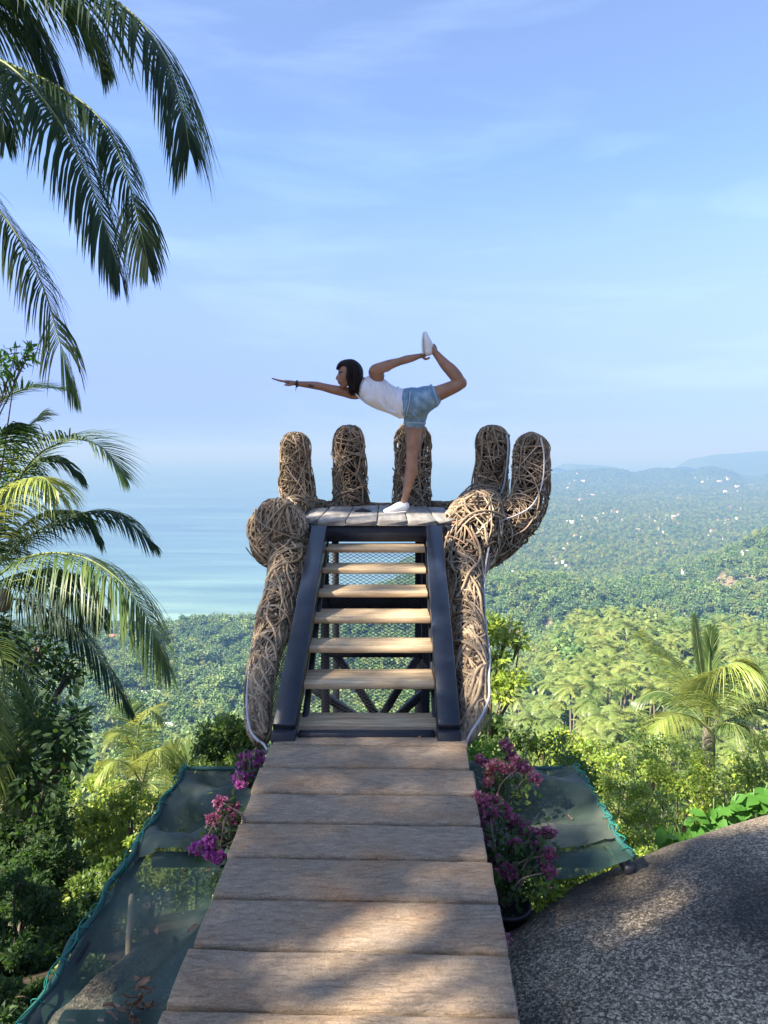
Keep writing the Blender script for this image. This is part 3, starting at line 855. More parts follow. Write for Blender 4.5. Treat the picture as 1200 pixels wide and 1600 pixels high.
liner([(458, 850, 5.45), (440, 960, 4.75), (420, 1040, 4.2), (412, 1135, 3.7)], [(492, 850, 5.3), (470, 960, 4.6), (452, 1040, 4.1), (430, 1135, 3.6)])
liner([(702, 850, 5.4), (715, 960, 4.7), (722, 1040, 4.2), (728, 1120, 3.7)], [(676, 850, 5.3), (690, 960, 4.6), (700, 1040, 4.1), (712, 1120, 3.65)])
def cable(rows, r, label, name='cable'):
    mb = MB(); pts = spline(np.array([P(a, b, d) for (a, b, d) in rows]), 60)
    tube(mb, pts, r, 8); return tag(mb.obj(name, m_cable, smooth_=True), label, 'cable')
cable([(845, 684, 5.98), (850, 710, 5.94), (849, 745, 5.9), (842, 772, 5.85), (828, 793, 5.7), (805, 806, 5.6), (781, 815, 5.45), (770, 832, 5.3), (763, 860, 5.05), (757, 900, 4.85), (757, 940, 4.6), (760, 985, 4.28), (765, 1020, 4.05), (764, 1060, 3.75), (764, 1090, 3.58), (752, 1120, 3.47), (735, 1146, 3.4), (726, 1170, 3.36), (724, 1200, 3.32)], 0.0065, 'pale grey cable running down the right finger and forearm to the boardwalk')
cable([(792, 676, 6.42), (794, 700, 6.3), (791, 735, 6.26), (787, 760, 6.22), (782, 772, 6.2)], 0.0075, 'short pale cable between the two fingers standing close together')
cable([(402, 985, 4.3), (393, 1025, 3.98), (387, 1070, 3.73), (386, 1110, 3.56), (391, 1140, 3.46), (401, 1155, 3.40), (412, 1163, 3.37), (418, 1173, 3.34)], 0.0062, 'grey cable looping round the foot of the left forearm')
mb = MB()
for (x0, x1, y1) in ((762, 764, 1152), (766, 765, 1148), (760, 757, 1138)):
    tube(mb, spline([P(x0, 1092, 3.62), P(x1 + 2, 1120, 3.6), P(x1, y1, 3.6)], 8), 0.0035, 5)
mb.obj('loose_vine_ends', m_vine, hand, kind='stuff')
mb = MB(); tube(mb, spline([P(384, 855, 5.1), P(394, 868, 5.1), P(410, 880, 5.1)], 6), 0.005, 5); mb.obj('loose_twig', m_vine, hand)

# ------------------------------------------------------------------ woman
YW = P(620, 801, 1)[2]; YW = (PZ - 0.0) / YW
def limb(mb, rows, k=18, sub=6):
    """rows: px, py, in-picture radius px, depth radius m, depth offset m"""
    s = np.array([[*P(a, b, YW + e), M(r, YW), d] for (a, b, r, d, e) in rows])
    s = spline(s, sub * (len(s) - 1) + 1)
    c, r1, r2 = s[:, :3], np.maximum(s[:, 3], .002), np.maximum(s[:, 4], .002)
    t = nrows(np.gradient(c, axis=0))
    # rounded ends
    pre, post = [], []
    for f in (0.95, 0.75, 0.4):
        h = math.sqrt(1 - f * f)
        pre.insert(0, (c[0] - t[0] * r1[0] * h * 0.9, f)); post.append((c[-1] + t[-1] * r1[-1] * h * 0.9, f))
    C = np.vstack([[p for p, f in pre], c, [p for p, f in post]])
    R1 = np.concatenate([[r1[0] * f for p, f in pre], r1, [r1[-1] * f for p, f in post]])
    R2 = np.concatenate([[r2[0] * f for p, f in pre], r2, [r2[-1] * f for p, f in post]])
    T = np.vstack([[t[0]] * 3, t, [t[-1]] * 3])
    yv = np.array([0, 1.0, 0])
    side = nrows(np.cross(T, yv)); dep = np.cross(side, T)
    th = np.linspace(0, 2 * np.pi, k, endpoint=False)
    v = C[:, None] + side[:, None] * (R1[:, None] * np.cos(th))[..., None] + dep[:, None] * (R2[:, None] * np.sin(th))[..., None]
    n = len(C)
    i, j = np.meshgrid(np.arange(n - 1), np.arange(k), indexing='ij'); j2 = (j + 1) % k
    q = np.stack([i * k + j, i * k + j2, (i + 1) * k + j2, (i + 1) * k + j], -1).reshape(-1, 4)
    v = np.vstack([v.reshape(-1, 3), C[0] - T[0] * R1[0] * .2, C[-1] + T[-1] * R1[-1] * .2])
    tr = [(n * k, (m + 1) % k, m) for m in range(k)] + [(n * k + 1, (n - 1) * k + m, (n - 1) * k + (m + 1) % k) for m in range(k)]
    mb.add(v, q, tr)
def ball(mb, px, py, rx, rz, dy, off, tilt=0):
    c = P(px, py, YW + off)
    a, b = M(rx, YW), M(rz, YW)
    th, ph = np.meshgrid(np.linspace(0, np.pi, 12), np.linspace(0, 2 * np.pi, 18, endpoint=False), indexing='ij')
    x, z, y = np.sin(th) * np.cos(ph) * a, np.cos(th) * b, np.sin(th) * np.sin(ph) * dy
    ct, st = math.cos(tilt), math.sin(tilt)
    v = np.stack([c[0] + x * ct - z * st, c[1] + y, c[2] + x * st + z * ct], -1).reshape(-1, 3)
    i, j = np.meshgrid(np.arange(11), np.arange(18), indexing='ij'); j2 = (j + 1) % 18
    mb.add(v, np.stack([i * 18 + j, (i + 1) * 18 + j, (i + 1) * 18 + j2, i * 18 + j2], -1).reshape(-1, 4))
def remesh(mb, name, mat, parent, voxel=0.006, it=6, sf=0.6, floor=None, **props):
    me = mb.mesh(name + '_raw', mat)
    tmp = bpy.data.objects.new(name + '_raw', me); COL.objects.link(tmp)
    md = tmp.modifiers.new('r', 'REMESH'); md.mode = 'VOXEL'; md.voxel_size = voxel
    ms = tmp.modifiers.new('s', 'SMOOTH'); ms.factor = sf; ms.iterations = it
    dg = bpy.context.evaluated_depsgraph_get(); dg.update()
    ev = tmp.evaluated_get(dg)
    out = bpy.data.meshes.new_from_object(ev)
    out.name = name
    bpy.data.objects.remove(tmp); bpy.data.meshes.remove(me)
    n = len(out.vertices)
    if floor is not None:
        co = np.zeros(n * 3, np.float32); out.vertices.foreach_get('co', co); co = co.reshape(-1, 3)
        co[:, 2] = np.maximum(co[:, 2], floor); out.vertices.foreach_set('co', co.ravel())
    out.polygons.foreach_set('use_smooth', np.ones(len(out.polygons), bool))
    out.materials.clear(); out.materials.append(mat)
    out.update()
    return link(name, out, parent, **props)
woman = thing('person', 'woman in white tank top balancing on one leg with arm stretched forward', 'person', (P(620, 801, YW)[0], YW, PZ))
m_skin, sn, slk, sb = new_mat('tanned_skin')
sb.inputs['Base Color'].default_value = (0.30, 0.155, 0.09, 1); sb.inputs['Roughness'].default_value = 0.5
sb.inputs['Subsurface Weight'].default_value = 0.0
nt = sn.new('ShaderNodeTexNoise'); nt.inputs['Scale'].default_value = 14; tc = sn.new('ShaderNodeTexCoord'); slk.new(tc.outputs['Object'], nt.inputs['Vector'])
rp = ramp(sn, [(0.3, (0.24, 0.118, 0.066)), (0.7, (0.35, 0.185, 0.11))]); slk.new(nt.outputs['Fac'], rp.inputs['Fac']); slk.new(rp.outputs['Color'], sb.inputs['Base Color'])
m_hair = noise_mat('dark_hair', [(0.3, (0.008, 0.006, 0.007)), (0.7, (0.03, 0.02, 0.018))], scale=(30, 30, 3), ns=2, rough=0.55, bump=0.5, bdist=0.006, spec=0.15)
m_tank = noise_mat('white_cotton', [(0.3, (0.66, 0.66, 0.68)), (0.7, (0.78, 0.78, 0.8))], scale=(2.6, 1, .8), ns=9, rough=0.8, bump=0.6, bscale=7, bdist=0.02)
m_denim = noise_mat('light_denim', [(0.3, (0.10, 0.19, 0.28)), (0.55, (0.20, 0.32, 0.42)), (0.8, (0.33, 0.46, 0.54))], ns=18, rough=0.85, bump=0.4, bscale=30, bdist=0.006)
m_shoe = plain('white_canvas', (0.74, 0.74, 0.74), 0.7)
m_sole = plain('white_rubber', (0.66, 0.65, 0.63), 0.6)
b = MB()
limb(b, [(656, 629, 20, .13, 0), (637, 628, 18.5, .12, 0), (618, 625, 17.5, .105, 0), (597, 617, 20.5, .115, 0), (582, 607, 20, .105, 0), (573, 602, 13, .085, 0)], 24)
limb(b, [(574, 603, 11, .06, 0), (566, 598, 9, .05, 0), (552, 591, 8.5, .048, 0)])
ball(b, 546.5, 579, 17, 16, .072, 0); ball(b, 537.5, 589, 10.5, 15, .062, 0, -0.12); ball(b, 536.5, 601.5, 5, 5, .035, 0)
limb(b, [(536, 602, 4.5, .035, 0), (545, 596, 6, .055, 0)])
limb(b, [(530.5, 582, 1.6, .012, 0), (527.2, 589, 2.0, .012, 0), (526.6, 591.5, 2.2, .016, 0), (530, 593, 2, .016, 0)])
ball(b, 529.5, 596.2, 2.0, 1.5, .022, 0); ball(b, 530.3, 599, 2.0, 1.4, .02, 0); ball(b, 531.5, 580, 3, 2.2, .05, 0)
ball(b, 545.5, 584, 3.0, 5.2, .014, -.075)
limb(b, [(590, 588, 11, .06, -.07), (586, 580, 10, .055, -.10), (598, 574, 8.6, .043, -.12), (611, 569, 7.4, .037, -.125), (624, 565, 6.0, .031, -.125), (636, 561.5, 6.2, .032, -.115), (646, 559, 5.2, .028, -.105), (656, 556, 3.8, .021, -.095)])
limb(b, [(565, 611, 11, .06, .06), (553, 615, 9.2, .05, .08), (538, 612, 8.2, .042, .07), (520, 608.5, 7.2, .037, .06), (504, 604.5, 6.2, .032, .05), (494, 602.5, 6.3, .033, .045), (480, 601, 5.2, .028, .04), (464, 599.5, 3.8, .024, .03)])
# forward hand, palm down
limb(b, [(464, 599.3, 3.3, .024, .03), (456, 598.2, 3.6, .036, .03), (447, 596.6, 2.9, .040, .03)], 14)
for (o, tx, ty, mx) in ((-.03, 431, 593.6, 440), (-.010, 426.5, 591.8, 438), (.010, 425, 591.2, 438), (.030, 428, 592.2, 439)):
    limb(b, [(448, 596.6, 1.9, .0085, .03 + o), (mx, 595, 1.75, .0082, .03 + o), (tx, ty, 1.3, .0065, .03 + o * 1.05)], 10)
limb(b, [(459, 599.5, 2.4, .012, -.005), (452, 601.6, 2.0, .010, -.018), (445, 601.4, 1.5, .0085, -.022)], 10)
# hand behind the raised shoe, fingers closed over the instep
limb(b, [(655, 556.3, 3.7, .021, -.095), (661, 555, 4.2, .024, -.052), (668, 550, 4.6, .018, -.035)], 14)
for (ax, ay, tx, ty) in ((668, 546, 678.5, 538.5), (669, 548.5, 680.5, 541.5), (670, 551, 682, 545), (670, 553.5, 682, 548.2)):
    limb(b, [(ax, ay, 2.0, .010, -.035), ((ax + tx) / 2 + 2, (ay + ty) / 2 - .5, 1.9, .0095, -.033), (tx, ty, 1.8, .009, -.058), (tx - 1.2, ty + .4, 1.4, .008, -.082)], 10)
limb(b, [(660, 557, 2.4, .012, -.075), (665, 561, 2.1, .011, -.10), (671, 559, 1.7, .009, -.125)], 10)
# shoulder blade, triceps, calf and knee forms
ball(b, 589, 586, 9, 7, .045, -.045, .5); ball(b, 604, 574.5, 9, 6.4, .036, -.118, .35)
ball(b, 644, 735, 9.2, 15, .046, .052); ball(b, 643, 713, 8.8, 7, .05, .048); ball(b, 705, 579.5, 14, 8.6, .046, -.102, -.88); ball(b, 722, 599, 7.5, 8, .045, -.10)
# standing leg
limb(b, [(650, 640, 17, .095, .07), (648, 655, 15.5, .085, .075), (647, 672, 12.8, .07, .07), (646, 693, 10.8, .058, .06), (644.5, 710, 9.4, .05, .055), (643.5, 717, 9.2, .049, .05), (643, 730, 9.4, .05, .05), (639.5, 750, 8.4, .044, .045), (635, 770, 6.2, .034, .04), (631.5, 784, 5.4, .03, .04), (630, 792, 5.6, .03, .04)])
limb(b, [(631, 791, 6, .03, .04), (618, 796, 5, .035, .04), (604, 799, 3, .03, .04)])
# raised leg
limb(b, [(655, 630, 17, .09, -.06), (668, 622, 15.5, .085, -.085), (684, 615, 12.2, .07, -.095), (703, 607, 10.6, .058, -.10), (716, 601, 9.6, .052, -.10), (721, 597, 8.6, .05, -.10)])
limb(b, [(720, 600, 8.2, .048, -.10), (714, 590, 9.6, .05, -.10), (705, 579, 9.6, .05, -.10), (695, 569, 8.2, .044, -.10), (685, 557, 6.0, .034, -.10), (676.5, 547, 4.9, .03, -.10), (672, 543, 5.4, .032, -.10)])
limb(b, [(671, 545, 6, .03, -.10), (667.5, 534, 5, .033, -.10), (665, 523, 3, .028, -.10)])
body = remesh(b, 'body', m_skin, woman, 0.0052, 3, 0.5)
b = MB()
limb(b, [(535.5, 570.5, 7, .055, 0), (541, 568.5, 6.8, .066, 0), (549, 571, 10, .078, 0), (555.5, 579, 11.5, .08, 0), (557, 590, 10.5, .078, -.006), (555.5, 600, 9.5, .068, -.016), (553.5, 608, 7, .05, -.024), (554, 613.5, 3, .028, -.03)], 22)
limb(b, [(527.5, 576, 2.6, .05, 0), (532, 570, 4, .058, 0), (541, 571, 6, .074, 0), (545, 575, 5, .08, 0)], 18)
hair = remesh(b, 'hair', m_hair, woman, 0.005, 3, 0.5)
b = MB(); rgh = np.random.default_rng(8)
for _ in range(320):
    x0 = rgh.uniform(538, 557); dz = rgh.uniform(-.09, .05)
    f = rgh.uniform(.45, 1.05); sp = rgh.normal(0, 2.6)
    rows = [P(x0, 563.5 + abs(x0 - 547) * .45, YW + dz * .8), P(x0 + 5.5 * f, 576, YW + dz * 1.12), P(x0 + 6 * f + sp * .5, 594, YW + dz * 1.12), P(x0 * .3 + 554 * .7 + sp * .9, 602 + 8 * f, YW + dz * .85 - .012), P(x0 * .15 + 553.5 * .85 + sp * 1.5, 606 + 12 * f ** 2, YW + dz * .6 - .02)]
    tube(b, spline(rows, 10), np.array([.004, .004, .0042, .004, .004, .0035, .003, .0026, .002, .001]), 4, False)
b.obj('hair_strands', m_hair, woman, True, kind='stuff')
b = MB()
limb(b, [(628.5, 630.5, 23.2, .135, 0), (613, 625.5, 21, .122, 0), (598, 619, 22.5, .13, 0), (587, 612, 23.8, .125, -.008), (580, 608, 22, .118, -.008)], 28)
ball(b, 582, 621, 13, 13.5, .09, -.035); ball(b, 579, 620, 14, 13, .07, .04)
for (x0, y0, x1, y1, dd) in ((590, 600, 612, 634, -.118), (597, 598, 620, 630, -.117), (604, 600, 626, 622, -.113), (586, 612, 606, 640, -.114), (611, 606, 628, 640, -.118), (592, 630, 620, 646, -.095)):
    limb(b, [(x0, y0, 1.2, .012, dd + .012), ((x0 + x1) / 2 - 1.5, (y0 + y1) / 2 + 2, 1.9, .015, dd + .002), (x1, y1, 1.0, .012, dd + .01)], 10)
limb(b, [(622, 605, 1.6, .02, -.03), (629.5, 626, 2.0, .13, 0), (624.5, 653, 1.4, .03, -.04)], 10)
tank = remesh(b, 'tank_top', m_tank, woman, 0.0048, 2, 0.5)
b = MB()
limb(b, [(580, 602, 1.0, .007, -.122), (575, 595, 1.0, .007, -.108), (572, 590.5, 1.0, .007, -.088)], 8)
b.obj('strap', m_tank, woman, True)
b = MB()
limb(b, [(566, 626, 1.0, .008, -.05), (558, 618, 1.0, .007, -.055), (552.5, 611, 1.0, .007, -.04)], 8)
b.obj('strap', m_tank, woman, True)
b = MB()
limb(b, [(633.5, 630, 22.8, .14, 0), (645, 629.5, 24.0, .15, 0), (656, 630, 22.5, .145, 0)], 28)
limb(b, [(654, 629, 21.5, .11, -.05), (664, 624, 20.5, .105, -.08), (673, 620.5, 18.2, .10, -.092)], 24)
limb(b, [(650, 640, 20.5, .11, .06), (648.5, 652, 18.5, .10, .07), (648, 659, 17.2, .094, .072)], 24)
for (x0, y0, x1, y1, dd) in ((648, 614, 660, 634, -.152), (652, 636, 668, 628, -.158), (641, 640, 652, 652, -.115), (662, 608, 672, 622, -.155)):
    limb(b, [(x0, y0, 1.0, .01, dd + .012), ((x0 + x1) / 2, (y0 + y1) / 2 + 1.5, 1.7, .014, dd + .004), (x1, y1, .9, .01, dd + .012)], 10)
shorts = remesh(b, 'denim_shorts', m_denim, woman, 0.0048, 2, 0.5)
b = MB()
for (cx, cy, rx, dep, off, tx, ty) in ((678.5, 617.5, 17.6, .101, -.095, .94, .30), (648, 661, 17.0, .093, .072, 0.05, -1)):
    n_ = 26; aa = np.linspace(0, 2 * np.pi, n_); ux, uy = ty, tx
    ring = [P(cx + rx * math.cos(a) * ux * (1 if tx > .5 else -1), cy + rx * math.cos(a) * uy, YW + off) + np.array((0, dep * math.sin(a), 0)) for a in aa]
    tube(b, ring, 0.0055, 6, False)
b.obj('frayed_hem', plain('pale_hem', (0.34, 0.46, 0.54), .9), shorts, True)
b = MB()
for dd in (-.12, -.146, -.155):
    pass
limb(b, [(637, 610, 1.6, .006, -.128), (636, 628, 1.6, .007, -.146), (630, 648, 1.6, .006, -.125)], 8)
b.obj('waistband', m_denim, shorts, True)
b = MB(); t0 = 635.0
limb(b, [(641, 612, .7, .003, -.139), (639, 630, .7, .003, -.149), (634.5, 648, .7, .003, -.122)], 8); b.obj('seam', plain('pale_thread', (0.42, 0.52, 0.58), 0.8), shorts)
b = MB()
limb(b, [(602, 798.5, 3.6, .036, .04), (612, 796, 5.4, .043, .04), (623, 792, 7.6, .042, .04), (633, 790.5, 7.8, .037, .04)], 20)
shoe = remesh(b, 'shoe', m_shoe, woman, 0.005, 4, 0.5, floor=PZ + 0.002)
b = MB()
limb(b, [(601, 800.4, 1.3, .038, .04), (614, 800.2, 1.4, .046, .04), (634, 799.4, 1.5, .041, .04)], 20)
remesh(b, 'sole', m_sole, shoe, 0.004, 1, 0.3, floor=PZ + 0.0005)
b = MB()
limb(b, [(664, 521, 3.4, .034, -.10), (666, 530, 5.8, .042, -.10), (669, 540, 7.8, .042, -.10), (669.5, 549, 7.6, .037, -.10)], 20)
shoe2 = remesh(b, 'shoe', m_shoe, woman, 0.005, 4, 0.5)
b = MB()
limb(b, [(661.6, 520, 1.2, .034, -.10), (660, 534, 1.4, .044, -.10), (660.8, 553, 1.5, .039, -.10)], 20)
remesh(b, 'sole', m_sole, shoe2, 0.004, 1, 0.3)
b = MB()
for (yy, rr) in ((0, 1.0), (1.6, .8)):
    pts = [P(463.5 + yy, 599.6, YW + .03) + np.array([0, .031 * math.cos(a), .025 * math.sin(a)]) for a in np.linspace(0, 2 * np.pi, 14)]
    tube(b, pts, 0.0035, 6)
tube(b, [P(463, 602, YW + .01), P(462.5, 607, YW + .008), P(461.8, 611, YW + .006)], [.004, .0035, .001], 6)
b.obj('bracelet', plain('black_cord', (0.012, 0.011, 0.012), 0.6), woman)
b = MB(); ball(b, 531.0, 585.2, 1.2, 0.9, .012, -.050); b.obj('eye', plain('dark_eye', (0.02, 0.015, 0.012), 0.3), woman, True)
b = MB(); limb(b, [(529.6, 581.6, .7, .008, -.046), (534.5, 581.0, .8, .008, -.058)], 8); b.obj('eyebrow', m_hair, woman, True)
b = MB(); limb(b, [(529.3, 597.8, .8, .014, -.022), (533.3, 598.3, .6, .010, -.042)], 8); b.obj('lips', plain('lip', (0.26, 0.09, 0.075), 0.45), woman, True)
b = MB(); limb(b, [(483.5, 602.2, 2.2, .004, .008), (488, 603.2, 2.0, .004, .009)], 10); b.obj('tattoo', plain('tattoo_ink', (0.06, 0.04, 0.035), 0.6), woman, True)

# ------------------------------------------------------------------ granite boulder
def granite():
    m, n, l, bs = new_mat('granite')
    tc = n.new('ShaderNodeTexCoord')
    vo = n.new('ShaderNodeTexVoronoi'); vo.inputs['Scale'].default_value = 125; 
    v2 = n.new('ShaderNodeTexVoronoi'); v2.inputs['Scale'].default_value = 230
    mp_ = n.new('ShaderNodeMapping'); mp_.inputs['Scale'].default_value = (1, 1, 1.6)
    l.new(tc.outputs['Object'], mp_.inputs['Vector'])
    l.new(mp_.outputs['Vector'], vo.inputs['Vector']); l.new(mp_.outputs['Vector'], v2.inputs['Vector'])
    big = n.new('ShaderNodeTexNoise'); big.inputs['Scale'].default_value = 1.25; big.inputs['Detail'].default_value = 7
    l.new(tc.outputs['Object'], big.inputs['Vector'])
    sp = n.new('ShaderNodeSeparateColor'); l.new(vo.outputs['Color'], sp.inputs['Color'])
    s2 = n.new('ShaderNodeSeparateColor'); l.new(v2.outputs['Color'], s2.inputs['Color'])
    rp = ramp(n, [(0.2, (0.052, 0.041, 0.028)), (0.42, (0.115, 0.092, 0.064)), (0.56, (0.205, 0.165, 0.115)), (0.72, (0.335, 0.27, 0.19)), (0.9, (0.56, 0.46, 0.33))])
    av = n.new('ShaderNodeMixRGB'); av.inputs['Fac'].default_value = 0.45
    l.new(sp.outputs[0], av.inputs['Color1']); l.new(s2.outputs[1], av.inputs['Color2'])
    l.new(av.outputs['Color'], rp.inputs['Fac'])
    st = ramp(n, [(0.40, (0.2, 0.2, 0.2)), (0.49, (0.6, 0.59, 0.58)), (0.56, (1.0, 0.98, 0.93)), (0.68, (1.35, 1.3, 1.2))])
    l.new(big.outputs['Fac'], st.inputs['Fac'])
    mx = n.new('ShaderNodeMixRGB'); mx.blend_type = 'MULTIPLY'; mx.inputs['Fac'].default_value = 1
    l.new(rp.outputs['Color'], mx.inputs['Color1']); l.new(st.outputs['Color'], mx.inputs['Color2'])
    l.new(mx.outputs['Color'], bs.inputs['Base Color'])
    bs.inputs['Roughness'].default_value = 0.75; bs.inputs['Specular IOR Level'].default_value = 0.35
    bp = n.new('ShaderNodeBump'); bp.inputs['Strength'].default_value = 0.7; bp.inputs['Distance'].default_value = 0.005
    l.new(av.outputs['Color'], bp.inputs['Height']); l.new(bp.outputs['Normal'], bs.inputs['Normal'])
    return m
m_granite = granite()
def boulder(name, c, rad, rot, seed, amp=0.05, pw=2.4, n=(90, 60), cut=None):
    rg = np.random.default_rng(seed)
    ph, th = np.meshgrid(np.linspace(0, 2 * np.pi, n[0], endpoint=False), np.linspace(0, np.pi, n[1]), indexing='ij')
    d = np.stack([np.sin(th) * np.cos(ph), np.sin(th) * np.sin(ph), np.cos(th)], -1)
    k = (np.abs(d) ** pw).sum(-1, keepdims=True) ** (-1 / pw)
    e = d * k
    o = rg.random(3) * 30
    nz = fbm(d[..., 0] * 2 + o[0] + d[..., 2], d[..., 1] * 2 + o[1] + 0.6 * d[..., 2], 5)[..., None]
    v = e * (1 + amp * 2 * nz) * np.array(rad)
    Rm = np.array(Euler([R(a) for a in rot]).to_matrix())
    v = v.reshape(-1, 3) @ Rm.T + np.array(c)
    if cut is not None:
        v = cut(v)
    i, j = np.meshgrid(np.arange(n[0]), np.arange(n[1] - 1), indexing='ij'); i2 = (i + 1) % n[0]
    q = np.stack([i * n[1] + j, i2 * n[1] + j, i2 * n[1] + j + 1, i * n[1] + j + 1], -1).reshape(-1, 4)[:, ::-1]
    return MB().add(v, q).obj(name, m_granite, smooth_=True)
bo = boulder('boulder', (1.193, 1.734, -2.181), (2.477, 1.402, 0.676), (0, -7.16, 27.2), 4, 0.026, 2.3, (220, 140))
tag(bo, 'big grey speckled granite boulder rising right of the boardwalk', 'boulder')
b2 = boulder('rock', (-0.70, 2.38, -2.16), (0.50, 0.36, 0.44), (0, -8, 10), 9, 0.05, 2.2, (60, 40))
tag(b2, 'grey granite rock lying under the green net', 'rock')

# ------------------------------------------------------------------ safety nets
def net_mat(alpha=0.85, stops=[(0.3, (0.015, 0.045, 0.033)), (0.5, (0.03, 0.065, 0.048)), (0.72, (0.085, 0.10, 0.075))]):
    m, n, l, bs = new_mat('green_shade_net')
    tc = n.new('ShaderNodeTexCoord')
    nt = n.new('ShaderNodeTexNoise'); nt.inputs['Scale'].default_value = 2.2; nt.inputs['Detail'].default_value = 5
    l.new(tc.outputs['Object'], nt.inputs['Vector'])
    wv = n.new('ShaderNodeTexWave'); wv.inputs['Scale'].default_value = 130; wv.bands_direction = 'X'
    w2 = n.new('ShaderNodeTexWave'); w2.inputs['Scale'].default_value = 130; w2.bands_direction = 'Y'
    l.new(tc.outputs['Object'], wv.inputs['Vector']); l.new(tc.outputs['Object'], w2.inputs['Vector'])
    mm = n.new('ShaderNodeMath'); mm.operation = 'MAXIMUM'; l.new(wv.outputs['Fac'], mm.inputs[0]); l.new(w2.outputs['Fac'], mm.inputs[1])
    rp = ramp(n, stops)
    l.new(nt.outputs['Fac'], rp.inputs['Fac']); l.new(rp.outputs['Color'], bs.inputs['Base Color'])
    bs.inputs['Roughness'].default_value = 0.6
    tr = n.new('ShaderNodeBsdfTransparent')
    mr = n.new('ShaderNodeMapRange'); mr.inputs['From Min'].default_value = 0.3; mr.inputs['From Max'].default_value = 1.0
    mr.inputs['To Min'].default_value = alpha - 0.3; mr.inputs['To Max'].default_value = min(1, alpha + 0.12)
    l.new(mm.outputs[0], mr.inputs['Value'])
    ms = n.new('ShaderNodeMixShader'); l.new(mr.outputs['Result'], ms.inputs['Fac'])
    l.new(tr.outputs['BSDF'], ms.inputs[1]); l.new(bs.outputs['BSDF'], ms.inputs[2])
    l.new(ms.outputs['Shader'], n['Material Output'].inputs['Surface'])
    return m
m_net = net_mat()
m_netroll = plain('bunched_green_net', (0.03, 0.09, 0.075), 0.7)
m_rope = plain('teal_rope', (0.012, 0.17, 0.125), 0.6)
NZ = -1.58
m_net2 = net_mat(0.95, [(0.3, (0.022, 0.048, 0.035)), (0.5, (0.05, 0.072, 0.053)), (0.7, (0.13, 0.135, 0.098))])
def net(label, xo, xi, y0, y1, seed, ysec):
    rg = np.random.default_rng(seed)
    t = thing('safety_net', label, 'net', ((xo + xi) / 2, (y0 + y1) / 2, NZ))
    nx, ny = 34, 110
    X, Yg = np.meshgrid(np.linspace(xo, xi, nx), np.linspace(y0, y1, ny), indexing='ij')
    u = (X - xo) / (xi - xo); w = (Yg - y0) / (y1 - y0)
    sag = -0.09 * np.sin(np.pi * u) * (0.6 + 0.4 * np.sin(Yg * 6.1 + seed))
    fold = 0.035 * np.sin(Yg * 15 + 2.2 * np.sin(u * 3 + seed) + 2 * u) * np.sin(np.pi * u) ** .7
    z = NZ + sag + fold + 0.035 * fbm(X * 5 + seed, Yg * 4, 4)
    v = np.stack([X, Yg, z], -1).reshape(-1, 3)
    i, j = np.meshgrid(np.arange(nx - 1), np.arange(ny - 1), indexing='ij')
    q = np.stack([i * ny + j, (i + 1) * ny + j, (i + 1) * ny + j + 1, i * ny + j + 1], -1).reshape(-1, 4)
    if xo > xi: q = q[:, ::-1]
    MB().add(v, q).obj('netting', m_net, t, smooth_=True)
    far = Yg > ysec + 0.03 * fbm(X * 4 + seed, X * 0, 3) + .05 * np.sin(u * 3.1)     # a second sheet overlaps the far half
    z2 = z + 0.012 + 0.03 * np.abs(np.sin(Yg * 11 + 3 * u + seed)) * np.sin(np.pi * u) ** .6 + .03 * fbm(X * 7, Yg * 9 + seed, 4) * np.sin(np.pi * u)
    keepq = far.ravel()[q].all(1)
    MB().add(np.stack([X, Yg, z2], -1).reshape(-1, 3), q[keepq]).obj('netting', m_net2, t, smooth_=True)
    mb = MB(); ys = np.linspace(y0, y1, 60)
    pts = np.stack([np.full(60, xo), ys, np.full(60, NZ + .012)], -1); pts[:, 0] += 0.01 * np.sin(ys * 19); 
    tube(mb, pts, 0.012 + 0.004 * np.sin(ys * 23) * np.sin(ys * 9), 8); mb.obj('edge_pole', m_netroll, t, smooth_=True)
    mb = MB(); tube(mb, [(xo, y1, NZ), (xi, y1, NZ)], 0.010, 8); mb.obj('end_pole', m_netroll, t, smooth_=True)
    mb = MB(); pts = np.stack([np.full(80, xo - .0), np.linspace(y0, y1, 80), np.full(80, NZ + .03)], -1); pts[:, 0] += 0.012 * np.sin(np.linspace(0, 60, 80)); tube(mb, pts, 0.0025, 5); mb.obj('lacing_rope', m_rope, t)
    for yy in np.arange(y0 + .05, y1, 0.085):
        mb = MB(); jj = rg.uniform(-.03, .03)
        a = np.linspace(0, 2 * np.pi, 13)
        tube(mb, np.stack([xo + .018 * np.cos(a), yy + jj * np.sin(a) + .01 * a / 6, NZ + .012 + .018 * np.sin(a)], -1), 0.0017, 5); mb.obj('rope_loop', m_rope, t)
    for yy in (y0 + 0.62, y1 - 0.55):
        mb = MB(); beam(mb, (xo, yy, NZ - .16), (xi, yy, NZ - .16), 0.05, 0.05); mb.obj('frame_bar', m_steel_dark, t)
    mb = MB(); 
    beam(mb, (xo, y0, NZ - .05), (xo, y1, NZ - .05), .04, .04); mb.obj('frame_rail', m_steel_dark, t)
    return t
net('dark green safety net sagging along the left side of the boardwalk', -0.99, WL - 0.005, 1.5, 3.57, 1, 2.72)
net('green safety net right of the boardwalk behind the potted flowers', 0.96, WRT + 0.02, 2.74, 3.57, 2, 2.86)
mb = MB(); beam(mb, (0.60, 3.40, NZ - .10), (0.82, 3.05, NZ - .55), 0.05, 0.05)
tag(mb.obj('net_strut', m_steel_dark), 'dark steel strut slanting down below the right green net', 'strut')
mb = MB(); tube(mb, spline([P(199, 1545, 2.5), P(201, 1480, 2.6), P(203, 1440, 2.75), P(206, 1400, 2.9)], 12), [.012] * 12, 8)
